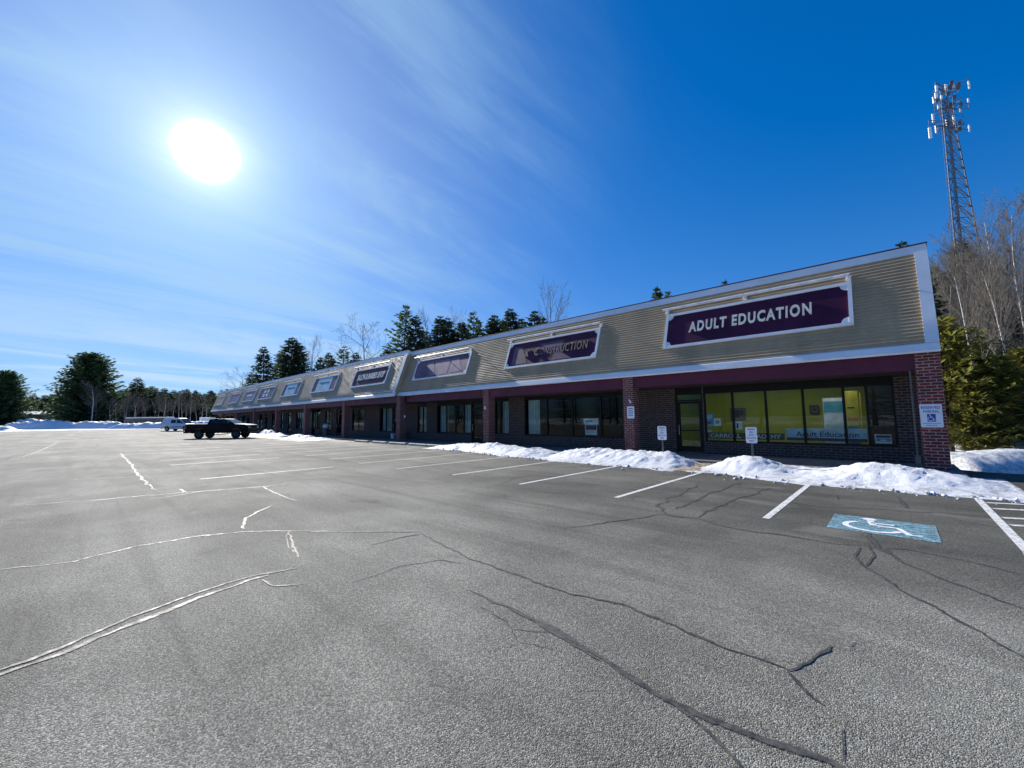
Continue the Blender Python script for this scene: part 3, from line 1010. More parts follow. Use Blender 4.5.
far = thing('strip_mall_wing', 'far half of the shop row whose mansard front stands proud of the near half', 'shop building')
YW = YF - .30
mansard(far, XL, XJ, YW, 1.035, .34, M_SIDINGW)
beam(far, XL + .3, XJ + .28, YW)
for k in range(3, 10): pillar(far, pil_x[k], YW, .50)
mb = MB(); mb.prism([mpt(0, .27, .05, YW)[1:], mpt(0, SL - .3, .05, YW)[1:], mpt(0, SL - .3, -.55, YW)[1:], mpt(0, .27, -.35, YW)[1:]], 'x', XJ + .03, XJ + .055)
mb.build('end_return', M_SIDING, far)
ops = []; wins = []; doors = []; blinds = []
for k in range(3, 10):
    xr, xl = pil_x[k] - .25, (pil_x[k + 1] if k < 9 else XL) + .25
    L = xr - xl
    if k == 3:
        w1 = (px_x(352, 418), px_x(364, 418)); w2 = (px_x(379.5, 419), px_x(391.5, 419)); d1 = (px_x(392.5, 420), px_x(397.5, 420))
    elif k == 4:
        w1 = (px_x(312, 421), px_x(321, 421)); w2 = (px_x(325, 421), px_x(331, 421)); d1 = (px_x(336, 421), px_x(342, 421))
    else:
        w1 = (xl + .5, xl + 3.6); w2 = (xl + 4.0, xl + 6.3); d1 = (xl + 6.6, xl + 7.7)
    for w_ in (w1, w2):
        ops.append((w_[0], w_[1], .62, HEAD)); wins.append(w_)
    ops.append((d1[0], d1[1], 0, HEAD)); doors.append(d1)
    blinds.append((k, w1, w2))
wall_openings(far, XL, XJ - .11, 2.96, ops, M_BRICK)
for w_ in wins:
    nm = 1 if w_[1] - w_[0] < 2.6 else 3
    window(far, w_[0], w_[1], .62, HEAD, [w_[0] + (w_[1] - w_[0]) * (i + 1) / (nm + 1) for i in range(nm)])
for d_ in doors: door(far, d_[0], d_[1], HEAD)
for k, w1, w2 in blinds:
    if k == 3: blind(far, w2[0] + .1, w2[1] - .1, .7, HEAD - .05)
    if k >= 5: blind(far, w1[0] + .8, w1[0] + 1.7, .7, HEAD - .05); blind(far, w2[0] + .3, w2[0] + 1.0, .7, HEAD - .1)
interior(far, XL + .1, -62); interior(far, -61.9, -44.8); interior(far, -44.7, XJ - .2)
body(far, XL, XJ - .02, YW, ZR * 1.02, (-1,))


# ------------------------------------------------------------------ signs on the mansard
def sign_board(label, x0, x1, face=M_PURPLE, yf=YF, corners=True, name='sign_board', s0=1.09, s1=2.70, group=None):
    cx, cs = (x0 + x1) / 2, (s0 + s1) / 2
    w, h = (x1 - x0) / 2, (s1 - s0) / 2
    root = thing(name, label, 'shop sign', mpt(cx, cs, 0, yf), (math.pi / 2 - TILT, 0, 0), group)
    fw = .105
    mb = MB(); mb.box(-w + fw, w - fw, -h + fw, h - fw, .005, .05); mb.build('panel', face, root)
    mb = MB()
    mb.box(-w, -w + fw, -h, h, .0, .085); mb.box(w - fw, w, -h, h, .0, .085)
    mb.box(-w + fw, w - fw, -h, -h + fw, .0, .083); mb.box(-w + fw, w - fw, h - fw, h, .0, .083)
    if corners:
        r = .20
        for sx in (-1, 1):
            for sy in (-1, 1):
                px, py = sx * (w - fw), sy * (h - fw)
                pts = [(px, py)] + [(px - sx * r * math.cos(R(a)), py - sy * r * math.sin(R(a))) for a in range(0, 91, 15)]
                mb.prism(pts, 'z', .051, .068)
    mb.build('frame', M_WHITE, root)
    return root, w, h


def sign_light(label, x0, x1, yf=YF, s=2.86, group='light bars over the shop signs'):
    cx = (x0 + x1) / 2; w = (x1 - x0) / 2
    root = thing('sign_light', label, 'sign light', mpt(cx, s, 0, yf), (math.pi / 2 - TILT, 0, 0), group)
    for q in (-w + .12, 0, w - .05):
        mb = MB(); mb.box(q - .07, q + .07, -.10, .06, .004, .07); mb.tube([(q, -.02, .07), (q, -.02, .12), (q, .0, .22), (q, .0, .25)], .022, 6)
        mb.build('bracket', M_METALW, root)
    mb = MB()
    mb.prism([(-.05, .225), (.02, .23), (.025, .29), (-.01, .30), (-.05, .28)], 'x', -w, -.03)
    mb.prism([(-.05, .225), (.02, .23), (.025, .29), (-.01, .30), (-.05, .28)], 'x', .03, w)
    mb.build('light_bar', M_METALW, root)
    return root


def on_mansard(u, v, yf=YF):
    d = ray(u, v); nrm = np.array([0, -math.cos(TILT), math.sin(TILT)]); p0 = np.array([0, yf, ZB])
    q = CPOS + d * (nrm @ (p0 - CPOS)) / (nrm @ d)
    return q[0], (q[2] - ZB) / math.cos(TILT)


r1, w1_, h1_ = sign_board('purple sign reading ADULT EDUCATION in white letters inside white frame', -6.74, -.70)
xa, sa = on_mansard(690, 326); xb, sb = on_mansard(812, 311)
cx1 = (-6.74 - .70) / 2
mid = (xa + xb) / 2 - cx1
text_mesh('ADULT EDUCATION', M_LETTERW, .47, xb - xa, r1, (mid, .03, .055), extrude=.02, bold=.03, spacing=1.22)
sign_light('white light bar on brackets above the ADULT EDUCATION sign', -6.85, -.72)

r2, w2_, h2_ = sign_board('purple sign with missing letters, X C and UCTION left in cream', -15.92, -9.94, M_PURPLE)
cx2 = (-15.92 - 9.94) / 2
def sign_letters(root, cx, s, u0, u1, v, h, mat, yf=YF, cs=1.895, name='lettering', ext=.02, bold=-.008):
    xa, s0 = on_mansard(u0, v, yf); xb, s1 = on_mansard(u1, v, yf)
    text_mesh(s, mat, h, abs(xb - xa), root, ((xa + xb) / 2 - cx, .0, .055), extrude=ext, bold=bold, name=name, spacing=1.15)
sign_letters(r2, cx2, 'X', 526, 530, 353, .44, M_LETTERC)
sign_letters(r2, cx2, 'C', 535.5, 539.5, 352, .44, M_LETTERC)
sign_letters(r2, cx2, 'UCTION', 562, 588, 346, .46, M_LETTERC)
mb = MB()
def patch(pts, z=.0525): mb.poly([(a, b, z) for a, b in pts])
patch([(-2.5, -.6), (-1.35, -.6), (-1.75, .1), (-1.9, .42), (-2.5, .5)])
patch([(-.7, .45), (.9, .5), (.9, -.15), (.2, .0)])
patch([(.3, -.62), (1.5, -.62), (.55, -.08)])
mb.build('reflection_fade_patch', M_PURPLEF, r2, fix=False)  # paler polygons paint diagonal reflections as well as fading onto the panel
sign_letters(r2, cx2, 'ONSTR', 541, 560, 350, .42, M_FADE_REFLECT, name='ghost_lettering', ext=.001)
sign_light('white light bar over the sign that still shows UCTION', -16.0, -9.9)

r3, w3_, h3_ = sign_board('blank purple sign with pale painted reflections and wear, left end of near half', -25.25, -19.25, M_PURPLEF)
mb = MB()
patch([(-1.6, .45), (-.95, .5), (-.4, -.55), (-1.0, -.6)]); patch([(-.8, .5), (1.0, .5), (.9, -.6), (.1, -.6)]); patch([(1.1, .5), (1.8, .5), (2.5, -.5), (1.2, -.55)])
mb.build('reflection_fade_patch', M_FADE_REFLECT, r3, fix=False)  # pale shapes: reflections and old lettering painted as lighter purple
sign_light('white light bar over the blank streaked purple sign', -25.5, -19.4)

WS = [('purple sign reading SALON & BARBER SHOP in white', -34.4, -28.6),
      ('purple sign with pale blue centre banner, nearer of the two', -43.4, -37.8),
      ('purple sign with pale blue centre banner, next to a grey sign with four squares', -52.5, -47.1),
      ('grey purple sign bearing four pale squares', -61.6, -55.9),
      ('faded grey sign with one line of pale writing', -68.9, -63.7),
      ('plain faded grey purple sign with no writing beside the last sign', -77.0, -71.8),
      ('blank siding coloured sign at the far end of the wing', -86.9, -81.2)]
for k, (lb, a, b) in enumerate(WS):
    face = [M_PURPLE, M_PURPLEF, M_PURPLEF, M_PURPLEF, M_FADE_REFLECT, M_FADE_REFLECT, M_SIDING][k]
    rr, w_, h_ = sign_board(lb, a, b, face, YW, corners=k == 0, s0=1.10, s1=2.75)
    if k == 0:
        text_mesh('SALON & BARBER SHOP', M_LETTERW, .55, 4.5, rr, (.15, .05, .055), extrude=.015, bold=.02)
    elif k in (1, 2):
        mb = MB(); mb.box(-1.7, 1.6, -h_ + .14, h_ - .14, .052, .062); mb.build('banner', M_BANNERB, rr)
        mb = MB(); mb.tube([(-1.2 + .1 * i, .15 + .14 * math.sin(i * 1.9) + .02 * math.cos(i * 4.3), .064) for i in range(24)], .012, 4); mb.build('script_line', M_NAVY, rr)
    elif k == 3:
        for qx in (-.75, .55):
            for qy in (-.48, .08):
                mb = MB(); mb.box(qx - .38, qx + .38, qy, qy + .42, .052, .060); mb.build('pale_square', M_LETTERW, rr)
    elif k == 4:
        mb = MB(); mb.box(-1.3, 1.2, -.05, .18, .052, .06); mb.build('pale_line', M_LETTERW, rr)
    sign_light(['white light bar over the SALON sign', 'white light bar over the nearer pale blue banner sign', 'white light bar over the farther pale blue banner sign',
                'white light bar over the sign with four squares', 'white light bar over the grey sign with one line', 'white light bar over the plain grey purple sign', 'white light bar over the last sign of the wing'][k],
               a - .1, b + .05, YW, 2.93)


# ------------------------------------------------------------------ small signs
FACE = (math.pi / 2, 0, 0)                # local x right, y up, z out of the facade


def plate(label, name, u0, v0, u1, v1, y, mat=M_SIGNW, cat='sign', group=None, thick=.006, round_=0.03):
    a = on_y(u0, v0, y); b = on_y(u1, v1, y)
    w, h = abs(b[0] - a[0]), abs(a[2] - b[2])
    root = thing(name, label, cat, ((a[0] + b[0]) / 2, y, (a[2] + b[2]) / 2), FACE, group)
    mb = MB()
    r = min(round_, w * .2); pts = []
    for cx, cy, a0 in ((w / 2 - r, h / 2 - r, 0), (-w / 2 + r, h / 2 - r, 90), (-w / 2 + r, -h / 2 + r, 180), (w / 2 - r, -h / 2 + r, 270)):
        for q in (0, 30, 60, 90): pts.append((cx + r * math.cos(R(a0 + q)), cy + r * math.sin(R(a0 + q))))
    mb.prism(pts, 'z', 0, thick)
    mb.build('sign_face', mat, root)
    return root, w, h


rp, w, h = plate('square white RESERVED PARKING sign with blue wheelchair mark on end pillar', 'parking_sign', 919, 404.5, 944, 427.5, YF + .093)
text_mesh('RESERVED', M_SIGNB, h * .12, w * .86, rp, (0, h * .36, .006), extrude=.001, bold=.015)
text_mesh('PARKING', M_SIGNB, h * .12, w * .70, rp, (0, h * .19, .006), extrude=.001, bold=.015)
mb = MB(); mb.box(-w * .19, w * .19, -h * .25, h * .08, .006, .008); mb.build('symbol_field', M_SIGNB, rp)
mb = MB(); wheelchair(mb, 0, -h * .085, h * .29, lambda x, y: (x, y, .009)); mb.build('symbol', M_SIGNW, rp, fix=False)
mb = MB()
for yy, xa, xb in ((-.33, -.40, .38), (-.41, -.26, .24)):
    x = xa
    while x < xb: mb.box(x * w, min(x + .07, xb) * w, (yy - .018) * h, (yy + .018) * h, .006, .0075); x += .085
mb.build('fine_print', M_TEAL, rp)

LINES = ('PARKING', 'FOR', 'ADULT', 'EDUCATION', 'ONLY')
for (lb, u0, v0, u1, v1, y, post) in (
        ('small white PARKING FOR sign on a post in front of the class room windows', 745.2, 427, 757.6, 443.3, 13.95, True),
        ('small white PARKING FOR sign on a post before the brick beside the glass door', 657.3, 426, 666.8, 440, 14.6, True),
        ('small white notice fixed to the second pillar from the right', 627.0, 406.4, 634.6, 418.3, YF + .093, False)):
    rt, w, h = plate(lb, 'parking_sign', u0, v0, u1, v1, y, round_=.04)
    wid = (.62, .30, .46, .76, .42)
    if post:
        for i, s in enumerate(LINES):
            text_mesh(s, M_SIGNP, h * .095, w * wid[i], rt, (0, h * (.36 - .18 * i), .006), extrude=.001, bold=.02)
        mb = MB(); zc = rt.location[2]
        mb.box(-.03, .03, -zc - .2, h / 2 - .04, -.03, -.004); mb.build('post', M_METALD, rt)
    else:
        mb = MB()
        for i in range(5): mb.box(-w * .34, w * (.30 if i % 2 else .34), h * (.32 - .15 * i) - h * .03, h * (.32 - .15 * i) + h * .03, .006, .0075)
        mb.build('fine_print', M_SIGNB, rt)

# little white lamps on the pillars
for k, (lb, u, v) in enumerate((('small curved white hook lamp on the brick pillar above the notice', 630.2, 401.2),
                                ('small white box on the pillar beside the third shop door', 485.3, 407.5),
                                ('small white box on the pillar at the step between the two fronts', 405.0, 416.5))):
    yy = (YF if k < 2 else YW) + .10
    q = on_y(u, v, yy)
    rt = thing('wall_fixture', lb, 'wall fixture', tuple(q), FACE)
    mb = MB()
    if k == 0:
        mb.tube([(-.05, .07, .0), (-.03, .06, .06), (.02, .02, .08), (.04, -.04, .07), (.04, -.08, .05)], [.02, .03, .035, .035, .03], 8)
    else:
        mb.box(-.05, .05, -.09, .09, 0, .05); mb.box(-.035, .035, -.07, -.01, .05, .065)
    mb.build('housing', M_METALW, rt, bevel=.008)


# posters and banners behind the glass
def poster(label, name, u0, v0, u1, v1, y, mat, cat='poster', bars=(), words=()):
    rt, w, h = plate(label, name, u0, v0, u1, v1, y, mat, cat, thick=.004, round_=.005)
    for i, (xa, xb, ya, yb, m_) in enumerate(bars):
        mb = MB(); mb.box(xa * w, xb * w, ya * h, yb * h, .004, .0052 + .0006 * i); mb.build('printed_block', m_, rt)
    for (s, x, yy, hh, ww, m_) in words:
        text_mesh(s, m_, hh * h, ww * w, rt, (x * w, yy * h, .0075), extrude=.0008, bold=.01)
    return rt


YP = W + .135
poster('dark green banner reading CARROLL ACADEMY along the window sill', 'window_banner', 703.5, 432.2, 785, 440.3, YP, M_BANNERG, 'banner',
       words=(('CARROLL', -.21, 0, .62, .40, M_PAPER), ('ACADEMY', .26, 0, .62, .40, M_PAPER)))
poster('light blue banner reading Adult Education in dark letters', 'window_banner', 786, 428.3, 868, 442.2, YP + .012, M_BANNERB, 'banner',
       bars=((-.5, .5, -.5, -.26, M_NAVY), (-.5, .5, .46, .5, M_PAPER)), words=(('Adult Education', .02, .05, .42, .78, M_NAVY),))
poster('teal poster stuck in the first pane beside the door', 'window_poster', 704.2, 413.8, 713.8, 426.2, YP, M_TEAL, bars=((-.4, .4, .1, .38, M_BANNERB), (-.3, .2, -.35, -.1, M_NAVY)))
poster('pale flyer overlapping the teal poster', 'window_poster', 713.9, 418.5, 721, 425.8, YP + .01, M_PAPER, bars=((-.3, .3, -.25, .25, M_TEAL),))
poster('pale blue notice low in the first pane at the left end of the green banner', 'window_poster', 704.5, 429.8, 712, 438.3, YP + .008, M_BANNERB, bars=((-.35, .35, .0, .3, M_PAPER),))
poster('white flyer with dark figure low in the second pane', 'window_poster', 735.3, 421.3, 742.6, 429.8, YP, M_PAPER, bars=((-.34, -.05, -.3, .25, M_NAVY),))
poster('small white and blue notice in the dark right pane', 'window_poster', 874.5, 434.2, 892.2, 443.8, YP - .02, M_PAPER, bars=((-.44, .44, .12, .40, M_SIGNP), (-.44, .44, -.28, .02, M_TEAL), (-.2, .2, -.2, -.08, M_PAPER)))
poster('white and blue stacked notice in the wide dark window', 'window_poster', 583.5, 418.5, 598.5, 424.5, YP, M_PAPER, bars=((-.4, .1, -.1, .2, M_TEAL),))
poster('pale poster with a dark band under the stacked notice', 'window_poster', 585, 424.7, 597.2, 435.2, YP, M_PAPER, bars=((-.45, .45, .0, .45, M_NAVY), (-.35, .2, -.3, -.12, M_BANNERB)))
poster('framed dark picture hanging on the green wall behind the fourth pane', 'wall_picture', 809, 405.5, 819.5, 414, W + 4.5, M_NAVY, 'picture', bars=((-.38, .38, -.3, .3, M_METALD), (-.2, .2, -.1, .1, M_CARPET)))
poster('dark picture hanging on the green wall behind the second pane', 'wall_picture', 730, 408, 746, 420.5, W + 4.5, M_METALD, 'picture', bars=((-.3, .1, -.3, .3, M_CARPET), (.15, .35, -.1, .3, M_NAVY)))
poster('white notice on the door of the class room', 'window_poster', 679.0, 424.2, 683.8, 427.4, W + .12, M_PAPER)

# standing display beside the partition: a folding board with a blue and a yellow leaf
rt = thing('display_board', 'tall folding display board with blue, white and yellow leaves behind the glass', 'display board', (-1.35, W + .62, .09), (0, 0, R(0)))
zA = on_y(823, 401, W + .6)[2] - .09
zB = on_y(860, 392, W + .6)[2] - .09
xA, xM, xB = px_x(823.5, 415, W + .7) + 1.35, px_x(846, 415, W + .55) + 1.35, px_x(859, 415, W + .62) + 1.35
mb = MB(); mb.prism([(xA, .10), (xM, -.06), (xM, -.04), (xA, .12)], 'z', .35, zA + .1); mb.build('blue_leaf', M_PAPER, rt)
mb = MB(); mb.prism([(xA + .02, .094), (xM - .01, -.066), (xM - .01, -.061), (xA + .02, .097)], 'z', zA - .42, zA - .02); mb.build('printed_block', M_TEAL, rt)
mb = MB()
for i, (a, b, c, d) in enumerate(((.1, .55, .55, 1.2), (.5, .9, .7, 1.25), (.15, .8, .38, .5))):
    f = lambda q: (xA + (xM - xA) * q, .098 - .16 * q)
    p0, p1 = f(a), f(b)
    mb.prism([(p0[0], p0[1] - .002), (p1[0], p1[1] - .002), (p1[0], p1[1] + .001), (p0[0], p0[1] + .001)], 'z', c, d)
mb.build('photo_collage', M_CURTAIN, rt)
mb = MB(); mb.prism([(xM + .01, -.05), (xB, .07), (xB, .09), (xM + .01, -.03)], 'z', .35, zB + .05); mb.build('yellow_leaf', M_YEL, rt)
g = lambda q: (xM + .01 + (xB - xM - .01) * q, -.05 + .12 * q)
for a, b, c, d, m_ in ((.08, .95, .5, 1.15, M_TEAL), (.1, .92, 1.30, 1.42, M_ORANGE), (.1, .7, 1.75, 1.80, M_METALD)):
    p0, p1 = g(a), g(b); mb = MB()
    mb.prism([(p0[0], p0[1] - .006), (p1[0], p1[1] - .006), (p1[0], p1[1] - .001), (p0[0], p0[1] - .001)], 'z', c, d); mb.build('printed_block', m_, rt)
mb = MB(); mb.tube([(xB + .06, .1, 0), (xB + .06, .1, zB - .02)], .02, 6); mb.build('stand', M_YEL, rt)

# a few things by the far shop doors
q = on_z(370, 440.5, .1)
rt = thing('planter', 'blue planter with pale dried plant outside the salon', 'planter', (q[0], W - .45, .10))
mb = MB(); mb.tube([(0, 0, 0), (0, 0, .36), (0, 0, .40)], [.20, .28, .30], 12); mb.build('pot', simple('blue glazed pot', (.05, .12, .25), .4), rt, bevel=.01)
mb = MB(); rnd = random.Random(4)
for i in range(46):
    a = rnd.random() * 6.28; e = rnd.uniform(.2, 1.2); l = rnd.uniform(.25, .6)
    d = Vector((math.cos(a) * math.cos(e), math.sin(a) * math.cos(e), math.sin(e)))
    p0 = Vector((d.x * .1, d.y * .1, .38)); p1 = p0 + d * l; s = Vector((-math.sin(a), math.cos(a), 0)) * .04
    mb.quad(p0 - s * .3, p0 + s * .3, p1 + s, p1 - s)
mb.build('dried_plant', M_CURTAIN, rt, fix=False)
q = on_z(393, 441, .1)
rt = thing('bucket', 'small white bucket on the walk by the salon door', 'bucket', (px_x(393, 438, W - .4), W - .4, .10))
mb = MB(); mb.tube([(0, 0, 0), (0, 0, .40), (0, 0, .42)], [.15, .19, .20], 14); mb.build('pail', M_METALW, rt)
mb = MB(); mb.tube([(-.2 * math.cos(R(a)), 0, .40 + .16 * math.sin(R(a))) for a in range(0, 181, 20)], .008, 5); mb.build('bail', M_METALG, rt)
rt = thing('trash_can', 'grey trash can with a white bag showing at its rim, against the wing wall', 'trash can', (px_x(326, 430, W - .5), W - .5, .10))
mb = MB(); mb.tube([(0, 0, 0), (0, 0, .85), (0, 0, .9)], [.26, .32, .34], 14); mb.build('can', M_METALD, rt)
mb = MB(); mb.tube([(0, 0, .80), (.02, 0, .93), (.05, 0, 1.08), (.06, 0, 1.2)], [.335, .36, .25, .06], 12); mb.build('bag', M_PAPER, rt, smooth=True)

# wheel stops
stops = ['concrete wheel stop in front of the third shop, right end of its line', 'concrete wheel stop before the pillar where the two fronts meet', 'concrete wheel stop in front of the salon door',
         'concrete wheel stop in front of the planter', 'concrete wheel stop farthest along, before the pillar left of the salon']
base = None
for i, (lb, (u, v)) in enumerate(zip(stops, ((420, 447.3), (401, 446.0), (381, 444.6), (364, 443.3), (348, 442.0)))):
    q = on_z(u, v, .06)
    if base is None:
        mb = MB(); mb.prism([(-.10, 0), (.10, 0), (.085, .11), (.05, .14), (-.05, .14), (-.085, .11)], 'x', -.92, .92)
        base = mb.build('wheel_stop', M_STOP, bevel=.01); o = base
    else:
        o = base.copy(); COL.objects.link(o)
    o.location = (q[0], 14.25, 0.0); o.rotation_euler = (0, 0, R((i * 37 % 5) - 2))
    tag(o, lb, 'wheel stop', 'concrete wheel stops before the shops')


# ------------------------------------------------------------------ snow banks
def snow_bank(label, prof, yc, yb, seed, name='snow_bank', rough=.10, mat=M_SNOW, group='plowed snow banks before the shops', nx=None, ny=30, wall=False):
    """prof: (x, front y, crest z) along the bank; steep ragged front, rounded crest, back edge at yb"""
    prof = sorted(prof)
    xs = [p[0] for p in prof]
    n = nx or max(30, int((xs[-1] - xs[0]) / .075)); n = min(n, 260)
    X = np.linspace(xs[0], xs[-1], n)
    YFr = np.interp(X, xs, [p[1] for p in prof]); ZC = np.interp(X, xs, [p[2] for p in prof])
    mb = MB(); vs = []
    cx, cy = float(np.mean(X)), yc
    for i, x in enumerate(X):
        end = min(1, min(i, n - 1 - i) / (n * .05))
        for j in range(ny):
            t = j / (ny - 1)
            yf = YFr[i] + .28 * fbm(x * .9, seed, 0, 4)
            yyb = yb + .2 * fbm(x * 1.1, seed + 9, 0, 3)
            y = yf + (yyb - yf) * t
            tc = min(.75, max(.25, (yc - yf) / (yyb - yf)))
            k = sm(0, 1, t / tc) ** .8 if t < tc else sm(1, 0, (t - tc) / (1 - tc))
            z = .84 * max(0, ZC[i]) * k * (.35 + .65 * end)
            amp = rough * min(1, k * 1.6) * (.4 + max(0, ZC[i]))
            z += amp * (.8 * fbm(x * 1.1, y * 1.1, seed, 3) + .55 * abs(fbm(x * 3.3, y * 3.3, seed + 3, 4)) - .15 + .75 * fbm(x * 8, y * 8, seed + 5, 4))
            if j in (0, ny - 1) or i in (0, n - 1): z = -.03
            else: z = max(z, .012)
            vs.append((x - cx, y - cy, z + gz(x, y)))
    mb.v = vs
    for i in range(n - 1):
        for j in range(ny - 1):
            a = i * ny + j
            mb.f.append((a, a + ny, a + ny + 1, a + 1)); mb.mi.append(0)
    o = mb.build(name, mat, smooth=True, fix=True, loc=(cx, cy, 0))
    return tag(o, label, 'snow bank', group)


def crest(u, v, y): q = on_y(u, v, y); return float(q[0]), float(q[2])


def bank(label, front, top, yc, yb, seed, **kw):
    f = sorted([tuple(on_z(u, v)[:2]) for u, v in front]); t = sorted([crest(u, v, yc) for u, v in top])
    x0, x1 = t[0][0], t[-1][0]
    xs = sorted(set([x0, x1] + [a[0] for a in t] + [a[0] for a in f if x0 < a[0] < x1]))
    pr = [(x, float(np.interp(x, [a[0] for a in f], [a[1] for a in f])), max(.02, float(np.interp(x, [a[0] for a in t], [a[1] for a in t])))) for x in xs]
    return snow_bank(label, pr, yc, yb, seed, **kw)


bank('low lumpy snow bank before the third shop, left of the others', [(430, 449), (440, 449), (500, 456), (560, 462)],
     [(433, 449), (446, 444.5), (470, 442), (499, 443), (522, 447), (535, 446), (549, 450), (560, 455)], 14.0, 15.2, 3.3)
bank('long snow bank between the second pillar and the class room door gap', [(550, 461), (560, 462), (620, 467), (690, 473.5), (700, 473)],
     [(557, 456), (570, 448.5), (588, 446), (615, 447.5), (640, 448.5), (667, 450), (681, 456), (691, 462), (697, 466)], 14.0, 15.4, 11.7)
bank('snow bank with two humps between the door gap and the end pillar', [(700, 473), (720, 474), (760, 480), (806, 485), (860, 489.5), (930, 495), (1024, 503), (1060, 507)],
     [(703, 466), (714, 464), (731, 454.8), (744, 453), (757, 453.4), (767, 458), (781, 464), (797, 468), (818, 468), (838, 466), (855, 461.6), (870, 461), (890, 462.5), (910, 464.5), (935, 468.5), (962, 475), (990, 482), (1024, 489)],
     13.9, 15.6, 23.1)
# dirty slush in the gap to the door
mb = MB()
vs = []; n = 26
for i in range(n):
    for j in range(n):
        x = -5.15 + 1.15 * i / (n - 1); y = 12.4 + 2.4 * j / (n - 1)
        z = .05 * max(0, fbm(x * 3, y * 3, 4.4, 4) + .45)
        if i in (0, n - 1) or j in (0, n - 1): z = -.02
        vs.append((x, y, z))
mb.v = vs
for i in range(n - 1):
    for j in range(n - 1):
        a = i * n + j; mb.f.append((a, a + n, a + n + 1, a + 1)); mb.mi.append(0)
tag(mb.build('slush', simple('trodden dirty slush', (.33, .27, .21), .6, .5, 6, bscale=30), smooth=True), kind='stuff')

mb = MB(); rnd = random.Random(8)
ico = bmesh.new(); bmesh.ops.create_icosphere(ico, subdivisions=1, radius=1.0)
iv = [v_.co.copy() for v_ in ico.verts]; iface = [tuple(v_.index for v_ in f_.verts) for f_ in ico.faces]; ico.free()
for i in range(420):
    x = rnd.uniform(-18.5, 2.6)
    if -5.0 < x < -3.9 and rnd.random() < .6: continue
    yf = float(np.interp(x, [-18, -12.5, -9.2, -6.6, -4.35, -2.5, -.6, 1.6, 2.6], [13.5, 12.6, 12.45, 12.2, 12.1, 11.85, 11.75, 11.75, 11.7]))
    r = .012 + .05 * rnd.random() ** 3
    y = yf + .25 - abs(rnd.gauss(0, .28)); b = len(mb.v)
    q = [rnd.uniform(.6, 1.3) for _ in range(3)]
    for c in iv:
        k = r * (1 + .35 * rnd.uniform(-1, 1)); mb.v.append((x + c.x * k * q[0], y + c.y * k * q[1], gz(x, y) + max(-.002, c.z * k * q[2] * .8 + r * .45)))
    for f in iface: mb.f.append(tuple(b + j for j in f)); mb.mi.append(0)
tag(mb.build('snow_debris', M_SNOW, fix=False), kind='stuff')

for i, (u0, u1, v, vt, lb) in enumerate(((258, 272, 437.5, 430.0, 'snow heap just beyond the nose of the black pickup'), (270, 281, 437.5, 433.2, 'small snow heap second from the black pickup'),
                                         (288, 300, 438.5, 434.2, 'small flat snow heap under the window with blue top'), (299, 310, 439.2, 435.0, 'small snow heap before a slim pillar of the wing'),
                                         (307, 323, 441.0, 437.0, 'low snow heap nearest the trash can'))):
    a, b = on_y(u0, v, 13.6)[0], on_y(u1, v, 13.6)[0]
    z = max(.15, float(on_y((u0 + u1) / 2, vt, 14.0)[2]))
    pr = [(a + (b - a) * t, 13.2 - .4 * math.sin(math.pi * t), z * (.15 + math.sin(math.pi * t) * .95)) for t in np.linspace(0, 1, 9)]
    snow_bank(lb, pr, 14.0, 14.8, 40 + i * 3.7, rough=.16, group='snow heaps along the wing', nx=40, ny=18)

# long plowed ridges at the far side of the lot
def ridge(label, u0, u1, d, vt, seed, depth=6.0, name='snow_bank', mat=M_SNOWFAR, group='plowed ridges across the lot', rough=.16):
    a, b = at_depth(u0, 424, d), at_depth(u1, 424, d)
    A, B = Vector((a[0], a[1], 0)), Vector((b[0], b[1], 0))
    L = (B - A).length; t = (B - A).normalized(); nn = Vector((-t.y, t.x, 0))
    if nn.dot(Vector((CAMM[2][0], CAMM[2][1], 0))) < 0: nn = -nn
    nx, ny = 150, 22; mb = MB()
    H = max(.5, float(at_depth((u0 + u1) / 2, vt, d)[2]) - gz(*((A + B) / 2)[:2]))
    for i in range(nx):
        s = i / (nx - 1); e = sm(0, .08, s) * sm(1, .9, s)
        for j in range(ny):
            q = j / (ny - 1)
            p = A + t * (L * s) + nn * (depth * (q - .5) * (1 + .25 * fbm(s * L * .2, seed, 0, 3)))
            k = math.sin(math.pi * min(1, q * 1.02)) ** .8 if 0 < q < 1 else 0
            z = H * k * e * (.82 + .25 * fbm(s * L * .16, seed, 1, 3))
            z += rough * k * e * H * (fbm(p.x * .8, p.y * .8, seed, 4) + .4 * fbm(p.x * 2.5, p.y * 2.5, seed, 3))
            mb.v.append((p.x, p.y, gz(p.x, p.y) + (max(z, .03) if 0 < j < ny - 1 and 0 < i < nx - 1 else -.1)))
    for i in range(nx - 1):
        for j in range(ny - 1):
            c = i * ny + j; mb.f.append((c, c + ny, c + ny + 1, c + 1)); mb.mi.append(0)
    return tag(mb.build(name, mat, smooth=True), label, 'snow bank', group)


ridge('long high ridge of plowed snow at the far left edge of the lot', 4, 128, 86, 420.0, 5.1, 3.6)
ridge('lower ridge of plowed snow running behind the white van', 112, 225, 80, 421.0, 9.4, 3.4)
ridge('low spur of snow at the extreme left edge of the lot', -90, 16, 72, 424.6, 2.2, 3)
ridge('pale snow ridge beyond the plowed one, under the far trees', 15, 95, 120, 418.5, 6.6, 5)
ridge('bright snow bank across the drive beyond the end pillar', 930, 1130, 18.6, 447.5, 14.2, 3.2, rough=.10, mat=M_SNOW)

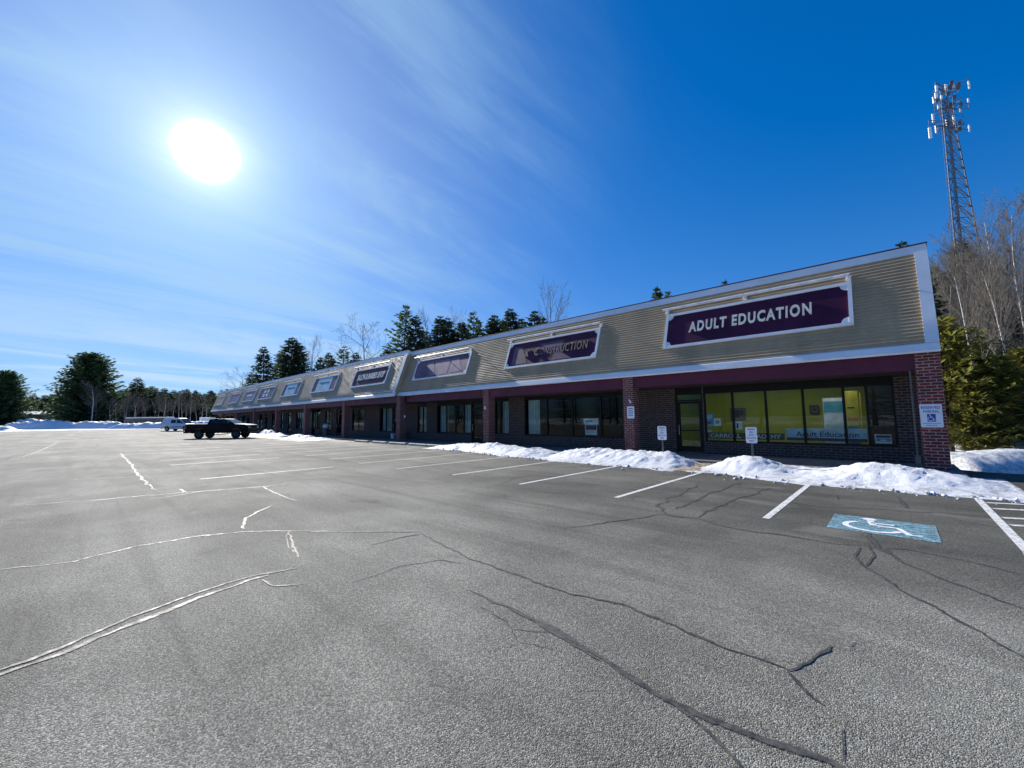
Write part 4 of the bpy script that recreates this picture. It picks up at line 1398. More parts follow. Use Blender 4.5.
# a long low shed far beyond the lot
a, b = at_depth(26, 420, 132), at_depth(86, 420, 132)
A, B = Vector((a[0], a[1], 0)), Vector((b[0], b[1], 0)); L_ = (B - A).length; ctr = (A + B) / 2
zt = float(at_depth(56, 411.2, 132)[2]); zg = gz(ctr.x, ctr.y)
rt = thing('long_shed', 'long low grey shed with a pale snowy roof, far off under the trees at left', 'shed', (ctr.x, ctr.y, zg), (0, 0, math.atan2(B.y - A.y, B.x - A.x)))
H_ = zt - zg
mb = MB(); mb.box(-L_ / 2, L_ / 2, -2.5, 2.5, -.3, H_ - .9); mb.build('wall', simple('grey shed boards', (.16, .16, .16), .8, .3, 1.5), rt)
mb = MB(); mb.prism([(-3.0, H_ - .95), (3.0, H_ - .95), (0, H_)], 'x', -L_ / 2 - .4, L_ / 2 + .4); mb.build('roof', M_SNOWFAR, rt)
# a low snow covered stone wall beyond the lot
a, b = at_depth(128, 420, 100), at_depth(172, 420, 98)
rt = thing('stone_wall', 'low brown stone wall with a snow cap below the bare trees, left of the van', 'wall', (0, 0, 0))
A, B = Vector((a[0], a[1], 0)), Vector((b[0], b[1], 0)); t = (B - A).normalized(); nn = Vector((-t.y, t.x, 0)) * .5
zt = float(at_depth(150, 417.2, 100)[2])
mb = MB(); p = [A - nn, B - nn, B + nn, A + nn]
mb.prism([(q.x, q.y) for q in p], 'z', -.5, zt - .25); mb.build('stones', brick_mat('field stone', (.12, .10, .085), (.2, .17, .14), (.06, .055, .05), .7, .4, .03), rt)
mb = MB(); mb.prism([(q.x, q.y) for q in [A - nn * 1.2, B - nn * 1.2, B + nn * 1.2, A + nn * 1.2]], 'z', zt - .248, zt); mb.build('snow_cap', M_SNOWFAR, rt, bevel=.08)


# ------------------------------------------------------------------ vehicles
def wheel(root, x, y, r, w=.26, rmat=None):
    wm = MB()
    sgn = -1 if y < 0 else 1
    prof = [(r * .62, -w / 2), (r * .93, -w / 2), (r, -w * .32), (r, w * .32), (r * .93, w / 2), (r * .62, w / 2)]
    N = 24
    for i in range(N):
        a0, a1 = 2 * math.pi * i / N, 2 * math.pi * (i + 1) / N
        for (r0, y0), (r1, y1) in zip(prof[:-1], prof[1:]):
            wm.quad((r0 * math.cos(a0), y0, r0 * math.sin(a0)), (r1 * math.cos(a0), y1, r1 * math.sin(a0)), (r1 * math.cos(a1), y1, r1 * math.sin(a1)), (r0 * math.cos(a1), y0, r0 * math.sin(a1)))
    e = bpy.data.objects.new('wheel', None); COL.objects.link(e); e.parent = root; e.location = (x, y, r); e.empty_display_size = .1
    wm.build('tyre', M_RUBBER, e, fix=True)
    rm = MB(); o = sgn * w * .36
    rm.tube([(0, o - .02, 0), (0, o, 0)], r * .62, 20)
    for i in range(6):
        a = 2 * math.pi * i / 6; c, s = math.cos(a), math.sin(a); px_, pz_ = -s * .03, c * .03
        rm.prism([(c * .05 + px_, s * .05 + pz_), (c * r * .58 + px_, s * r * .58 + pz_), (c * r * .58 - px_, s * r * .58 - pz_), (c * .05 - px_, s * .05 - pz_)], 'y', o + sgn * .002, o + sgn * .03)
    rm.tube([(0, o, 0), (0, o + sgn * .045, 0)], .06, 10)
    rm.build('rim', rmat or M_RIM, e)


def arch(cx, r, zb, n=8):
    a0 = math.asin(min(1, max(-1, (zb - r * .9) / (r * 1.18)))) if False else 0
    out = []
    for i in range(n + 1):
        a = math.pi - math.pi * i / n
        out.append((cx + r * math.cos(a), zb + r * math.sin(a)))
    return out


def car_body(name, root, mat, low, wid, green, gw0, gw1, zbelt, bev=.05):
    """lower shell with wheel arches plus a cabin that leans in towards its roof, one mesh"""
    mb = MB()
    mb.prism(low, 'y', -wid, wid)
    n = len(mb.v)
    zt = max(p[1] for p in green)
    def yw(z): return gw0 + (gw1 - gw0) * max(0, (z - zbelt)) / (zt - zbelt)
    k = len(green)
    mb.v += [(x, -yw(z), z) for x, z in green] + [(x, yw(z), z) for x, z in green]
    for i in range(k):
        j = (i + 1) % k
        mb.f.append((n + i, n + j, n + k + j, n + k + i)); mb.mi.append(0)
    mb.f.append(tuple(n + i for i in reversed(range(k)))); mb.mi.append(0)
    mb.f.append(tuple(n + k + i for i in range(k))); mb.mi.append(0)
    o = mb.build(name, mat, root, bevel=bev)
    return yw


def side_glass(root, pts, yw, name='side_window'):
    for sg in (-1, 1):
        mb = MB()
        a = [(x, sg * (yw(z) + .006), z) for x, z in pts]; b = [(x, sg * (yw(z) - .01), z) for x, z in pts]
        k = len(pts); mb.v = a + b
        mb.f = [tuple(range(k)), tuple(reversed(range(k, 2 * k)))] + [(i, (i + 1) % k, k + (i + 1) % k, k + i) for i in range(k)]; mb.mi = [0] * len(mb.f)
        mb.build(name, M_CARGLASS, root)


def cross_glass(root, x0, z0, x1, z1, yw, name, inset=.09, off=.012):
    dx, dz = x1 - x0, z1 - z0; l = math.hypot(dx, dz); nx_, nz_ = dz / l * off, -dx / l * off
    mb = MB()
    if name == 'rear_window': nx_, nz_ = -nx_, -nz_
    f = lambda t: (x0 + dx * t, z0 + dz * t)
    (a, b), (c, d) = f(.1), f(.92)
    mb.quad((a + nx_, -yw(b) + inset, b + nz_), (a + nx_, yw(b) - inset, b + nz_), (c + nx_, yw(d) - inset, d + nz_), (c + nx_, -yw(d) + inset, d + nz_))
    mb.build(name, M_CARGLASS, root, fix=False)


def box_part(name, root, mat, *b, bevel=.015):
    mb = MB(); mb.box(*b); return mb.build(name, mat, root, bevel=bevel)


def heading_between(u0, u1, d0, d1):
    a, b = at_depth(u0, 430, d0), at_depth(u1, 430, d1)
    return a, b, math.atan2(b[1] - a[1], b[0] - a[0])


# pickup: x runs from tail (0) to nose (5.9)
pa, pb, ph = heading_between(190, 255, 38.6, 39.2)
LEN = 5.9
truck = thing('pickup_truck', 'black crew cab pickup parked nose to the shops with its tail lamp showing', 'pickup truck', ((pa[0] + pb[0]) / 2, (pa[1] + pb[1]) / 2, gz((pa[0] + pb[0]) / 2, (pa[1] + pb[1]) / 2)), (0, 0, ph))
sh = lambda pts: [(x - LEN / 2, z) for x, z in pts]
low = [(.06, .66)] + arch(1.28, .52, .54) + [(1.84, .54), (4.12, .54)] + arch(4.66, .52, .54) + [(5.55, .54), (5.82, .64), (5.88, 1.16), (5.76, 1.34), (5.3, 1.42), (4.45, 1.48), (3.9, 1.49), (2.15, 1.49), (2.1, 1.47), (.10, 1.47), (.05, 1.35)]
green = [(2.02, 1.48), (2.12, 1.93), (2.35, 2.0), (3.45, 2.0), (3.72, 1.95), (4.52, 1.48)]
yw = car_body('body', truck, M_BLACKCAR, sh(low), .98, sh(green), .93, .76, 1.48, .04)
side_glass(truck, sh([(2.28, 1.53), (2.34, 1.88), (3.16, 1.91), (3.18, 1.53)]), yw)
side_glass(truck, sh([(3.26, 1.53), (3.24, 1.91), (3.66, 1.89), (4.26, 1.53)]), yw)
cross_glass(truck, 4.52 - LEN / 2, 1.48, 3.72 - LEN / 2, 1.95, yw, 'windshield')
cross_glass(truck, 2.02 - LEN / 2, 1.48, 2.12 - LEN / 2, 1.93, yw, 'rear_window')
box_part('bed_cover', truck, M_BLACKPL, .16 - LEN / 2, 1.98 - LEN / 2, -.82, .82, 1.472, 1.51)
for sg in (-1, 1):
    y0, y1 = (-.995, -.78) if sg < 0 else (.78, .995)
    box_part('taillight', truck, M_RED, .02 - LEN / 2, .16 - LEN / 2, y0, y1, 1.05, 1.42)
    y0, y1 = (-.96, -.60) if sg < 0 else (.60, .96)
    box_part('headlight', truck, M_LAMP, 5.66 - LEN / 2, 5.875 - LEN / 2, y0, y1, 1.02, 1.22)
    y0, y1 = (-1.16, -.97) if sg < 0 else (.97, 1.16)
    box_part('mirror', truck, M_BLACKPL, 3.98 - LEN / 2, 4.14 - LEN / 2, y0, y1, 1.48, 1.70)
    y0, y1 = (-1.0, -.97) if sg < 0 else (.97, 1.0)
    box_part('door_handle', truck, M_BLACKPL, 3.0 - LEN / 2, 3.2 - LEN / 2, y0, y1, 1.30, 1.34, bevel=.005)
    box_part('running_board', truck, M_BLACKPL, 1.85 - LEN / 2, 4.05 - LEN / 2, *((-1.05, -.88) if sg < 0 else (.88, 1.05)), .40, .46)
    for x in (1.28, 4.66): wheel(truck, x - LEN / 2, sg * .84, .41, .26, M_RIMD)
box_part('rear_bumper', truck, M_METALD, -.10 - LEN / 2, .06 - LEN / 2, -.95, .95, .56, .76)
box_part('front_bumper', truck, M_BLACKPL, 5.75 - LEN / 2, 5.95 - LEN / 2, -.95, .95, .50, .72)
box_part('grille', truck, M_BLACKPL, 5.84 - LEN / 2, 5.89 - LEN / 2, -.58, .58, .78, 1.10)

truck.scale = (.96, .96, .93)
# small white van beyond it
va, vb, vh = heading_between(164.5, 196, 58.5, 58.5)
LV = 4.5
van = thing('cargo_van', 'small white van standing by the snow, half hidden behind the black pickup', 'van', ((va[0] + vb[0]) / 2, (va[1] + vb[1]) / 2, gz((va[0] + vb[0]) / 2, (va[1] + vb[1]) / 2)), (0, 0, vh))
sv = lambda pts: [(x - LV / 2, z) for x, z in pts]
low = [(.05, .45)] + arch(.85, .40, .40) + [(1.3, .30), (3.2, .30)] + arch(3.62, .40, .40) + [(4.3, .35), (4.46, .55), (4.44, .88), (4.2, 1.02), (3.45, 1.16), (3.3, 1.18), (.05, 1.18), (.02, .9)]
green = [(.04, 1.17), (.16, 1.88), (.35, 1.97), (2.4, 1.99), (2.75, 1.92), (3.52, 1.15)]
yw = car_body('body', van, M_WHITECAR, sv(low), .90, sv(green), .88, .74, 1.17, .05)
side_glass(van, sv([(1.42, 1.22), (1.42, 1.72), (2.18, 1.72), (2.18, 1.22)]), yw)
side_glass(van, sv([(2.30, 1.22), (2.30, 1.75), (2.70, 1.75), (3.20, 1.22)]), yw)
cross_glass(van, 3.52 - LV / 2, 1.15, 2.75 - LV / 2, 1.92, yw, 'windshield')
cross_glass(van, .04 - LV / 2, 1.17, .16 - LV / 2, 1.88, yw, 'rear_window')
for sg in (-1, 1):
    box_part('taillight', van, M_RED, .0 - LV / 2, .08 - LV / 2, *((-.9, -.78) if sg < 0 else (.78, .9)), 1.0, 1.5)
    box_part('headlight', van, M_LAMP, 4.1 - LV / 2, 4.46 - LV / 2, *((-.9, -.62) if sg < 0 else (.62, .9)), .78, .98)
    box_part('mirror', van, M_BLACKPL, 3.12 - LV / 2, 3.25 - LV / 2, *((-1.06, -.88) if sg < 0 else (.88, 1.06)), 1.18, 1.38)
    box_part('rub_strip', van, M_BLACKPL, 1.3 - LV / 2, 3.15 - LV / 2, *((-.918, -.89) if sg < 0 else (.89, .918)), .62, .70, bevel=.004)
    for x in (.85, 3.62): wheel(van, x - LV / 2, sg * .78, .33, .21)
box_part('rear_bumper', van, M_BLACKPL, -.08 - LV / 2, .06 - LV / 2, -.86, .86, .40, .60)

van.scale = (.93, .93, .93)
# white box trailer far behind the pickup
q = at_depth(207.5, 419, 92)
tr = thing('box_trailer', 'small white box trailer far off, just above the black pickup bed', 'trailer', (q[0], q[1], gz(q[0], q[1])), (0, 0, ph))
box_part('box', tr, M_METALW, -1.15, 1.15, -.9, .9, .55, 2.15, bevel=.04)
mb = MB(); mb.tube([(1.15, 0, .6), (2.1, 0, .55)], .05, 6); mb.tube([(2.05, 0, .6), (2.05, 0, 0)], .035, 6); mb.build('drawbar', M_METALD, tr)
for sg in (-1, 1): wheel(tr, -.1, sg * .98, .33, .2)


# ------------------------------------------------------------------ trees
def conifer_proto(name, label, H, RAD, levels, nb, seed, spray, droop=-.15, lift=.35, z0=.10, mat=M_SPRUCE, power=.85, gap=0.0, ragged=.35, jit=.35, width=.36, fluff=.3):
    rnd = random.Random(seed)
    root = thing(name, label, 'tree')
    mb = MB()
    lean = (rnd.uniform(-.02, .02) * H, rnd.uniform(-.02, .02) * H)
    def axis(z): f = z / H; return Vector((lean[0] * f * f, lean[1] * f * f, z))
    mb.tube([axis(H * t) for t in (0, .12, .3, .5, .7, .88, .995)], [H * .017 * k for k in (1.15, .9, .75, .55, .36, .17, .03)], 7)
    cr = MB()
    for i in range(levels):
        t = z0 + (1 - z0) * (i + rnd.random() * .7) / levels
        z = t * H
        r = RAD * max(.02, (1 - (t - z0) / (1 - z0 + .02))) ** power
        if t < z0 + .14: r *= .72 + .28 * (t - z0) / .14
        for k in range(nb):
            if rnd.random() < gap: continue
            a = 2 * math.pi * (k + rnd.random() * .9) / nb + i * 2.4
            L = r * rnd.uniform(1 - ragged, 1.08)
            if rnd.random() < .06: L *= 1.18
            up = (droop + (lift - droop) * t) + rnd.uniform(-.13, .13)
            d = Vector((math.cos(a), math.sin(a), up)).normalized()
            p0 = axis(z); side = Vector((-math.sin(a), math.cos(a), 0))
            # the branch itself
            tip = p0 + d * L + Vector((0, 0, .10 * L))
            mb.tube([p0, p0 + d * L * .5, tip], [max(.012, .018 * L), max(.008, .011 * L), .004], 3, cap=False)
            n = max(2, int(L / (min(spray, .28 + .5 * r) * .42)))
            for j in range(n):
                f = (.18 if L > 1 else .05) + (1.0 - (.18 if L > 1 else .05)) * (j + rnd.random() * .6) / n
                c = p0 + d * L * f + Vector((0, 0, .10 * L * f * f))
                for sg in (-1, 1, 0):
                    if sg == 0 and j < n - 1 and rnd.random() < .45: continue
                    l = min(spray, .28 + .5 * r) * (1.1 - .5 * f) * rnd.uniform(1 - jit, 1 + jit)
                    q = (d * (.75 if sg else 1) + side * sg * rnd.uniform(.45, 1.0) + Vector((0, 0, rnd.uniform(-fluff - .05, fluff - .05)))).normalized()
                    wv = q.cross(Vector((rnd.uniform(-.8, .8), rnd.uniform(-.8, .8), 1))).normalized() * l * width * .5
                    e = c + q * l - Vector((0, 0, l * .12))
                    m_ = c + q * l * .5
                    cr.v += [tuple(c), tuple(m_ + wv), tuple(e), tuple(m_ - wv)]
                    b = len(cr.v) - 4; cr.f.append((b, b + 1, b + 2, b + 3)); cr.mi.append(0)
    for j in range(10):                                            # leader
        c = axis(H * (.93 + .007 * j)); a = rnd.random() * 6.28; l = spray * .5
        q = Vector((math.cos(a) * .6, math.sin(a) * .6, .8)); wv = Vector((-math.sin(a), math.cos(a), 0)) * l * .16
        cr.quad(c, c + q * l * .5 + wv, c + q * l, c + q * l * .5 - wv)
    mb.build('trunk', M_BARKD, root, fix=False, smooth=True)
    cr.build('crown', mat, root, fix=False)
    root['height'] = H
    remember(root)
    return root


def bare_proto(name, label, H, seed, spread=.6, bark=M_BARK, twig=M_TWIG, limbs=13, lean=(0, 0), first=.3, levels=3, thick=.013, wob=.06, upward=.25, dens=1.0):
    rnd = random.Random(seed)
    root = thing(name, label, 'tree')
    tk, tw = MB(), MB()
    def grow(p, d, L, r, lev, mb):
        n = 5 if lev < 2 else 3
        pts = [p.copy()]; rs = [r]
        dd = d.copy()
        for i in range(n):
            dd = (dd + Vector((rnd.uniform(-1, 1), rnd.uniform(-1, 1), rnd.uniform(-.6, 1))) * wob * (1.6 if lev else 1) + Vector((0, 0, upward * .12 if lev else .03))).normalized()
            pts.append(pts[-1] + dd * L / n); rs.append(max(r * (1 - (i + 1) / n * .85), .009))
        mb.tube(pts, rs, 6 if lev == 0 else (4 if lev == 1 else 3), cap=False)
        if lev >= levels: return
        k = int((limbs if lev == 0 else (8 if lev == 1 else 6)) * (dens if lev else 1))
        for i in range(k):
            f = (first if lev == 0 else .18) + (1 - (first if lev == 0 else .18)) * (i + rnd.random()) / k
            f = min(f, .985)
            s = f * n; a = int(s); q = pts[a].lerp(pts[min(a + 1, n)], s - a)
            td = (pts[min(a + 1, n)] - pts[a]).normalized()
            w = rnd.random() * 6.283
            pv = td.cross(Vector((math.cos(w), math.sin(w), .3))).normalized()
            ang = rnd.uniform(.5, 1.0) * spread * 1.6
            nd = (td * math.cos(ang) + pv * math.sin(ang) + Vector((0, 0, upward * .5))).normalized()
            l = L * rnd.uniform(.32, .58) * (1.15 - .62 * f)
            grow(q, nd, l, max(r * (1 - f * .8) * .6, .012), lev + 1, tw)
    grow(Vector((0, 0, -.1)), Vector((lean[0], lean[1], 1)).normalized(), H, H * thick, 0, tk)
    tk.build('trunk', bark, root, fix=False, smooth=True)
    tw.build('crown', twig, root, fix=False, smooth=True)
    root['height'] = H
    remember(root)
    return root


def place(proto, u, vtop, d, label, group=None, wide=1.0, rz=None, used={}, zbase=None, seed=0):
    """stand a tree at depth d on line u, as tall as its top in the photograph"""
    q = at_depth(u, 420, d)
    zb = gz(q[0], q[1]) - .15 if zbase is None else zbase
    top = float(at_depth(u, vtop, d)[2])
    H = max(1.5, top - zb)
    s = H / proto['height']
    rz = random.Random(int(u * 7 + d)).uniform(0, 6.28) if rz is None else rz
    if proto.name not in used:
        used[proto.name] = 1; r = proto
        r.location = (q[0], q[1], zb); r.rotation_euler = (0, 0, rz); r.scale = (s * wide, s * wide, s)
        r['label'] = label
        if group: r['group'] = group
        return r
    return dup(proto, (q[0], q[1], zb), rz, (s * wide, s * wide, s), label, group)


SP1 = conifer_proto('spruce_tree', 'x', 17, 5.2, 48, 9, 11, .85, -.28, .3, .05, power=.68, ragged=.45)
SP2 = conifer_proto('spruce_tree', 'x', 17, 5.6, 40, 9, 23, .95, -.2, .3, .05, ragged=.5, power=.7)
PN1 = conifer_proto('pine_tree', 'x', 18, 6.2, 24, 7, 31, 1.05, .02, .5, .10, mat=M_PINE, ragged=.6, gap=.2, power=.72, width=.4)
PN2 = conifer_proto('pine_tree', 'x', 20, 9.8, 44, 12, 47, 1.5, .0, .5, .04, mat=M_PINE, ragged=.35, power=.5, width=.42, fluff=.55)
DK1 = conifer_proto('conifer_tree', 'x', 13, 3.7, 30, 8, 53, .95, -.1, .5, .10, mat=M_SPRUCE, ragged=.5, power=.75, width=.42)
DK2 = conifer_proto('conifer_tree', 'x', 13, 3.3, 26, 8, 57, .95, -.1, .6, .16, mat=M_PINE, ragged=.55, power=.75, width=.42)
GD1 = conifer_proto('evergreen_bush', 'x', 7, 2.9, 24, 9, 61, .55, .1, .6, .08, mat=M_GOLD, ragged=.6, gap=.15, power=.5, width=.30, fluff=.95)
GD2 = conifer_proto('evergreen_bush', 'x', 7, 2.6, 22, 9, 67, .55, .05, .7, .12, mat=M_GOLD, ragged=.65, gap=.18, power=.5, width=.30, fluff=.95)
BR1 = bare_proto('bare_tree', 'x', 14, 5, .62)
BR2 = bare_proto('bare_tree', 'x', 14, 8, .5, limbs=11, first=.4)
BR3 = bare_proto('bare_tree', 'x', 13, 15, .75, limbs=14, first=.22)
BI1 = bare_proto('birch_tree', 'x', 13, 21, .5, bark=M_BIRCH, twig=M_TWIG, limbs=12, first=.35, lean=(.10, .02), thick=.0085)
BI2 = bare_proto('birch_tree', 'x', 13, 27, .45, bark=M_BIRCH, twig=M_TWIG, limbs=10, first=.4, lean=(-.05, .08), thick=.008)
RD1 = bare_proto('bare_tree', 'x', 14, 33, .55, limbs=18, first=.15, dens=1.2, upward=.5)

# behind the roof
G1 = 'conifers rising behind the shop roof'
TB = [(262, 346, 106, SP2, .85, 'ragged spruce left of the tallest pair behind the far roof'),
      (289, 336.5, 98, SP1, 1.25, 'tall dark spruce, the highest above the far wing roof'),
      (297, 342, 100, SP1, 1.0, 'slightly lower spruce merging with the tall one above the far wing'),
      (279, 350, 108, SP2, .9, 'shorter spruce leaning into the left side of the tall pair'),
      (249, 372, 112, SP2, .9, 'small bushy spruce at the left foot of the roofline spruces'),
      (318, 357, 90, DK1, 1.1, 'small dark conifer peeking over the roof right of the tall pair'),
      (342, 344.5, 80, PN1, .9, 'thin open pine beside the round bare tree'),
      (332, 358, 84, DK1, 1.3, 'low dark conifer at the foot of the thin open pine'),
      (385, 346, 70, SP2, 1.0, 'low green conifer at the right foot of the round bare tree'),
      (402, 302.5, 62, PN1, .85, 'tall open pine with tiered plumes, highest behind the junction'),
      (413, 314, 61, SP2, .8, 'dense pine pressed against the right side of the tall tiered pine'),
      (440, 314, 56, SP1, .85, 'left of two joined dark spruces behind the blank purple sign'),
      (448, 316, 57, SP1, .8, 'right of two joined dark spruces behind the blank purple sign'),
      (473, 310, 54, PN1, .75, 'thin feathery pine above the blank sign, with upturned branches'),
      (490, 316, 55, SP2, .85, 'dull spruce between the feathery pine and the pointed one'),
      (481, 321, 58, DK2, .9, 'short brownish conifer filling behind the feathery pine'),
      (512, 306.5, 52, SP1, .85, 'sharp pointed spruce above the left end of the UCTION sign'),
      (497, 313, 57, SP2, .9, 'broad dull spruce behind the gap left of the pointed one'),
      (463, 322, 58, DK1, 1.3, 'low dark conifer filling between the joined spruces and the feathery pine'),
      (545, 316, 53, DK1, 1.0, 'low conifer at the foot of the thin bare topped tree'),
      (426, 330, 63, SP2, .9, 'low dark spruce in the gap right of the tall tiered pine'),
      (356, 352, 78, SP2, .9, 'low conifer under the crown of the round bare tree'),
      (327, 352, 94, SP1, .9, 'dark conifer low between the tall pair and the thin open pine'),
      (503, 319, 55, DK1, 1.0, 'short dark conifer left of the sharp pointed spruce'),
      (522, 318, 54, DK2, 1.0, 'short dark conifer right of the sharp pointed spruce'),
      (535, 309.5, 50, SP2, .85, 'dark green spruce just left of the thin bare topped tree'),
      (662, 284.5, 47, DK1, .8, 'lone small spruce tip above the roof at the ADULT EDUCATION sign'),
      (672, 289, 48, DK2, .7, 'fainter twin tip beside the lone small spruce'),
      (733, 277, 44, DK1, .6, 'tiny conifer tip barely above the roof over the ADULT EDUCATION sign'),
      (922, 236, 36, SP2, .75, 'dark conifer showing past the upper corner of the building'),
      (931, 262, 38, DK1, .9, 'lower dark conifer tucked under the building corner')]
for u, v, d, pr, wd, lb in TB:
    place(pr, u, v, d, lb, G1, wd)
G2 = 'bare trees behind the shop roof'
for u, v, d, pr, wd, lb in [(366, 329, 72, BR3, .95, 'round crowned bare tree left of the tall tiered pine'),
                            (427, 322, 60, BR2, .8, 'thin bare tree in the gap between pine and joined spruces'),
                            (458, 326, 60, BR1, .8, 'faint bare tree right of the joined dark spruces'),
                            (552, 294.5, 49, BR2, .75, 'bare topped grey tree, last one before the open roofline'),
                            (310, 345, 95, BR2, .7, 'wispy bare tree right of the tall spruce pair'),
                            (243, 374, 118, BR3, 1.1, 'grey bare tree at the left foot of the roofline spruces')]:
    place(pr, u, v, d, lb, G2, wd)

# across the lot on the left
place(PN2, 87, 354.5, 112, 'broad full white pine, the biggest tree across the lot', 'broad pines across the lot')
place(PN2, 3, 372, 122, 'broad dark pine cut off by the left edge', 'broad pines across the lot', .9, 2.0)
place(PN2, -26, 366, 128, 'dark pine standing behind the one at the left edge', 'broad pines across the lot', .8, 4.0)
rnd = random.Random(77)
G3 = 'dark conifers in the wood across the lot'
L3 = 'dark conifer in the wood behind the thin bare trunks across the lot'
for u in list(np.linspace(104, 236, 34)) + list(np.linspace(108, 240, 26)):
    d = rnd.uniform(132, 165)
    v = 392 - 6 * math.exp(-((u - 137) / 9) ** 2) - 3 * math.exp(-((u - 150) / 30) ** 2) + rnd.uniform(-2.5, 4)
    if u > 205: v = 390 + rnd.uniform(-2, 4)
    place(rnd.choice((DK1, DK2, SP2)), u + rnd.uniform(-2, 2), v, d, L3, G3, rnd.uniform(1.0, 1.35))
place(SP2, 136, 377.5, 128, 'tallest conifer of the wood right of the broad white pine', 'dark conifers in the wood', 1.2)
for u in np.linspace(-40, 70, 34):
    place(rnd.choice((DK1, DK2, SP1)), u + rnd.uniform(-2, 2), 393 + rnd.uniform(-3, 5), rnd.uniform(190, 235), 'distant blue green conifer seen between the two broad pines', 'distant conifers between the broad pines', rnd.uniform(1.1, 1.5))
for u in np.linspace(88, 204, 28):
    place(rnd.choice((BI2, BI1, BR2)), u + rnd.uniform(-2, 2), 397 + rnd.uniform(-3, 8), rnd.uniform(104, 124), 'thin pale bare tree in the row before the dark wood', 'thin bare trees across the lot', rnd.uniform(.9, 1.4))
place(BI1, 91, 387, 100, 'pale forked bare tree standing out before the broad white pine', 'bare trees across the lot', 1.3)

# the hill on the right
rnd = random.Random(99)
G4 = 'bare trees on the hillside'
place(RD1, 972, 246, 74, 'leafless grey tree on the wooded hillside beyond the end pillar', G4)
cand = []
for i in range(100):
    u = rnd.uniform(925, 1130); d = 30 + 72 * rnd.random() ** .8
    cand.append((u, d))
for u, d in cand:
    q = at_depth(u, 420, d)
    pr = rnd.choice((BR1, BR2, BR3, RD1, RD1, BR2))
    zb = gz(q[0], q[1]) - .2
    s = rnd.uniform(.55, .92)
    lab = 'leafless grey tree on the wooded hillside beyond the end pillar'
    dup(pr, (q[0], q[1], zb), rnd.uniform(0, 6.28), (s, s, s), lab, G4)
for u, v, d, pr, wd, lb in [(1022, 262, 27, BI2, 1.0, 'white birch trunk slanting by the right edge before the hill'), (985, 268, 26, BI1, .9, 'white birch trunk leaning left above the yellow green pines'),
                            (1002, 240, 33, BI2, .9, 'pale birch further up the slope between the two leaning ones'), (960, 280, 40, BI1, .8, 'pale thin birch right of the building corner, before the mast'),
                            (1040, 200, 36, BI1, .9, 'pale birch with wide crown at the right edge'), (1010, 205, 50, BI2, 1.1, 'pale bare tree breaking the skyline right of the mast')]:
    place(pr, u, v, d, lb, 'birches on the hillside', wd)
for u, v, d, pr, wd, lb in [(978, 234, 62, SP2, 1.0, 'dark conifer at the foot of the mast leg'), (1003, 262, 70, DK1, 1.1, 'dark conifer half way up the hillside'), (948, 262, 60, DK2, 1.1, 'small dark conifer left of the mast foot'), (1020, 300, 45, DK1, 1.1, 'dark conifer low on the slope at the right edge')]:
    place(pr, u, v, d, lb, 'conifers on the hillside', wd)
G5 = 'yellow green pines beside the drive'
for u, v, d, pr, wd, lb in [(948, 322, 26, GD1, 1.2, 'yellow green pine right beside the building end'), (968, 330, 28, GD2, 1.2, 'yellow green pine second from the building end'),
                            (985, 345, 30, GD1, 1.1, 'darker gap filling pine behind the yellow green row'), (1003, 358, 24.5, GD2, 1.5, 'wide low yellow green pine nearest the snow bank'),
                            (1030, 350, 25, GD1, 1.3, 'yellow green pine cut by the right edge'), (955, 352, 30, GD2, 1.3, 'low yellow green pine behind the one at the building end'),
                            (1015, 340, 32, GD1, 1.0, 'taller yellow green pine behind the wide low one'), (1060, 345, 27, GD2, 1.3, 'yellow green pine just past the right edge'),
                            (938, 340, 29, GD2, 1.2, 'yellow green pine mostly hidden by the end pillar'), (975, 385, 24, GD2, 1.5, 'low bushy pine by the snow bank')]:
    place(pr, u, v, d, lb, G5, wd)

# thicket of twigs covering the slope, and leafless brush behind the snow bank
mb = MB(); rnd = random.Random(5)
for i in range(3000):
    u = rnd.uniform(915, 1150); d = 24 + 80 * rnd.random()
    q = at_depth(u, 420, d); z = gz(q[0], q[1])
    l = rnd.uniform(1.0, 4.2); a = rnd.random() * 6.28; t = rnd.uniform(.05, .7)
    p0 = Vector((q[0], q[1], z)); p1 = p0 + Vector((math.cos(a) * t, math.sin(a) * t, 1)).normalized() * l
    r = rnd.uniform(.006, .018); s = Vector((CAMM[0][0], CAMM[0][1], 0)) * r
    mb.tube([p0, p0.lerp(p1, .5) + Vector((rnd.uniform(-.1, .1), rnd.uniform(-.1, .1), 0)), p1], [r, r * .7, r * .3], 3, cap=False)
tag(mb.build('undergrowth', M_TWIG, fix=False), kind='stuff')

# ------------------------------------------------------------------ mast
DT = 60.0
def T(u, v, d=DT): return Vector(at_depth(u, v, d))
legs_top = [T(944.5, 132, DT - .6), T(950.5, 132, DT - 1.0), T(957.0, 132, DT + 1.3)]
legs_low = [T(957.0, 266, DT - 1.0), T(964.0, 266, DT - 1.5), T(983.5, 266, DT + 2.2)]
legs_peak = []
rt_base = (legs_low[0] + legs_low[1] + legs_low[2]) / 3
mast = thing('cell_tower', 'tall lattice steel phone mast carrying white panel antennas above the hill', 'phone mast', (0, 0, 0))
LG = []
for a, b in zip(legs_top, legs_low):
    d = (b - a) / (a.z - b.z)
    bot = b + d * (b.z - gz(b.x, b.y) + .5)
    topz = float(T(950, 92).z)
    tp = a - d * (topz - a.z) * .25 + Vector((0, 0, (topz - a.z) * 1.0 - 0))  if False else Vector((a.x - d.x * (topz - a.z) * .3, a.y - d.y * (topz - a.z) * .3, topz))
    LG.append((bot, a, tp))
for bot, a, tp in LG:
    mb = MB(); mb.tube([bot, a, tp], [.10, .075, .06], 7); mb.build('leg', M_MAST, mast)
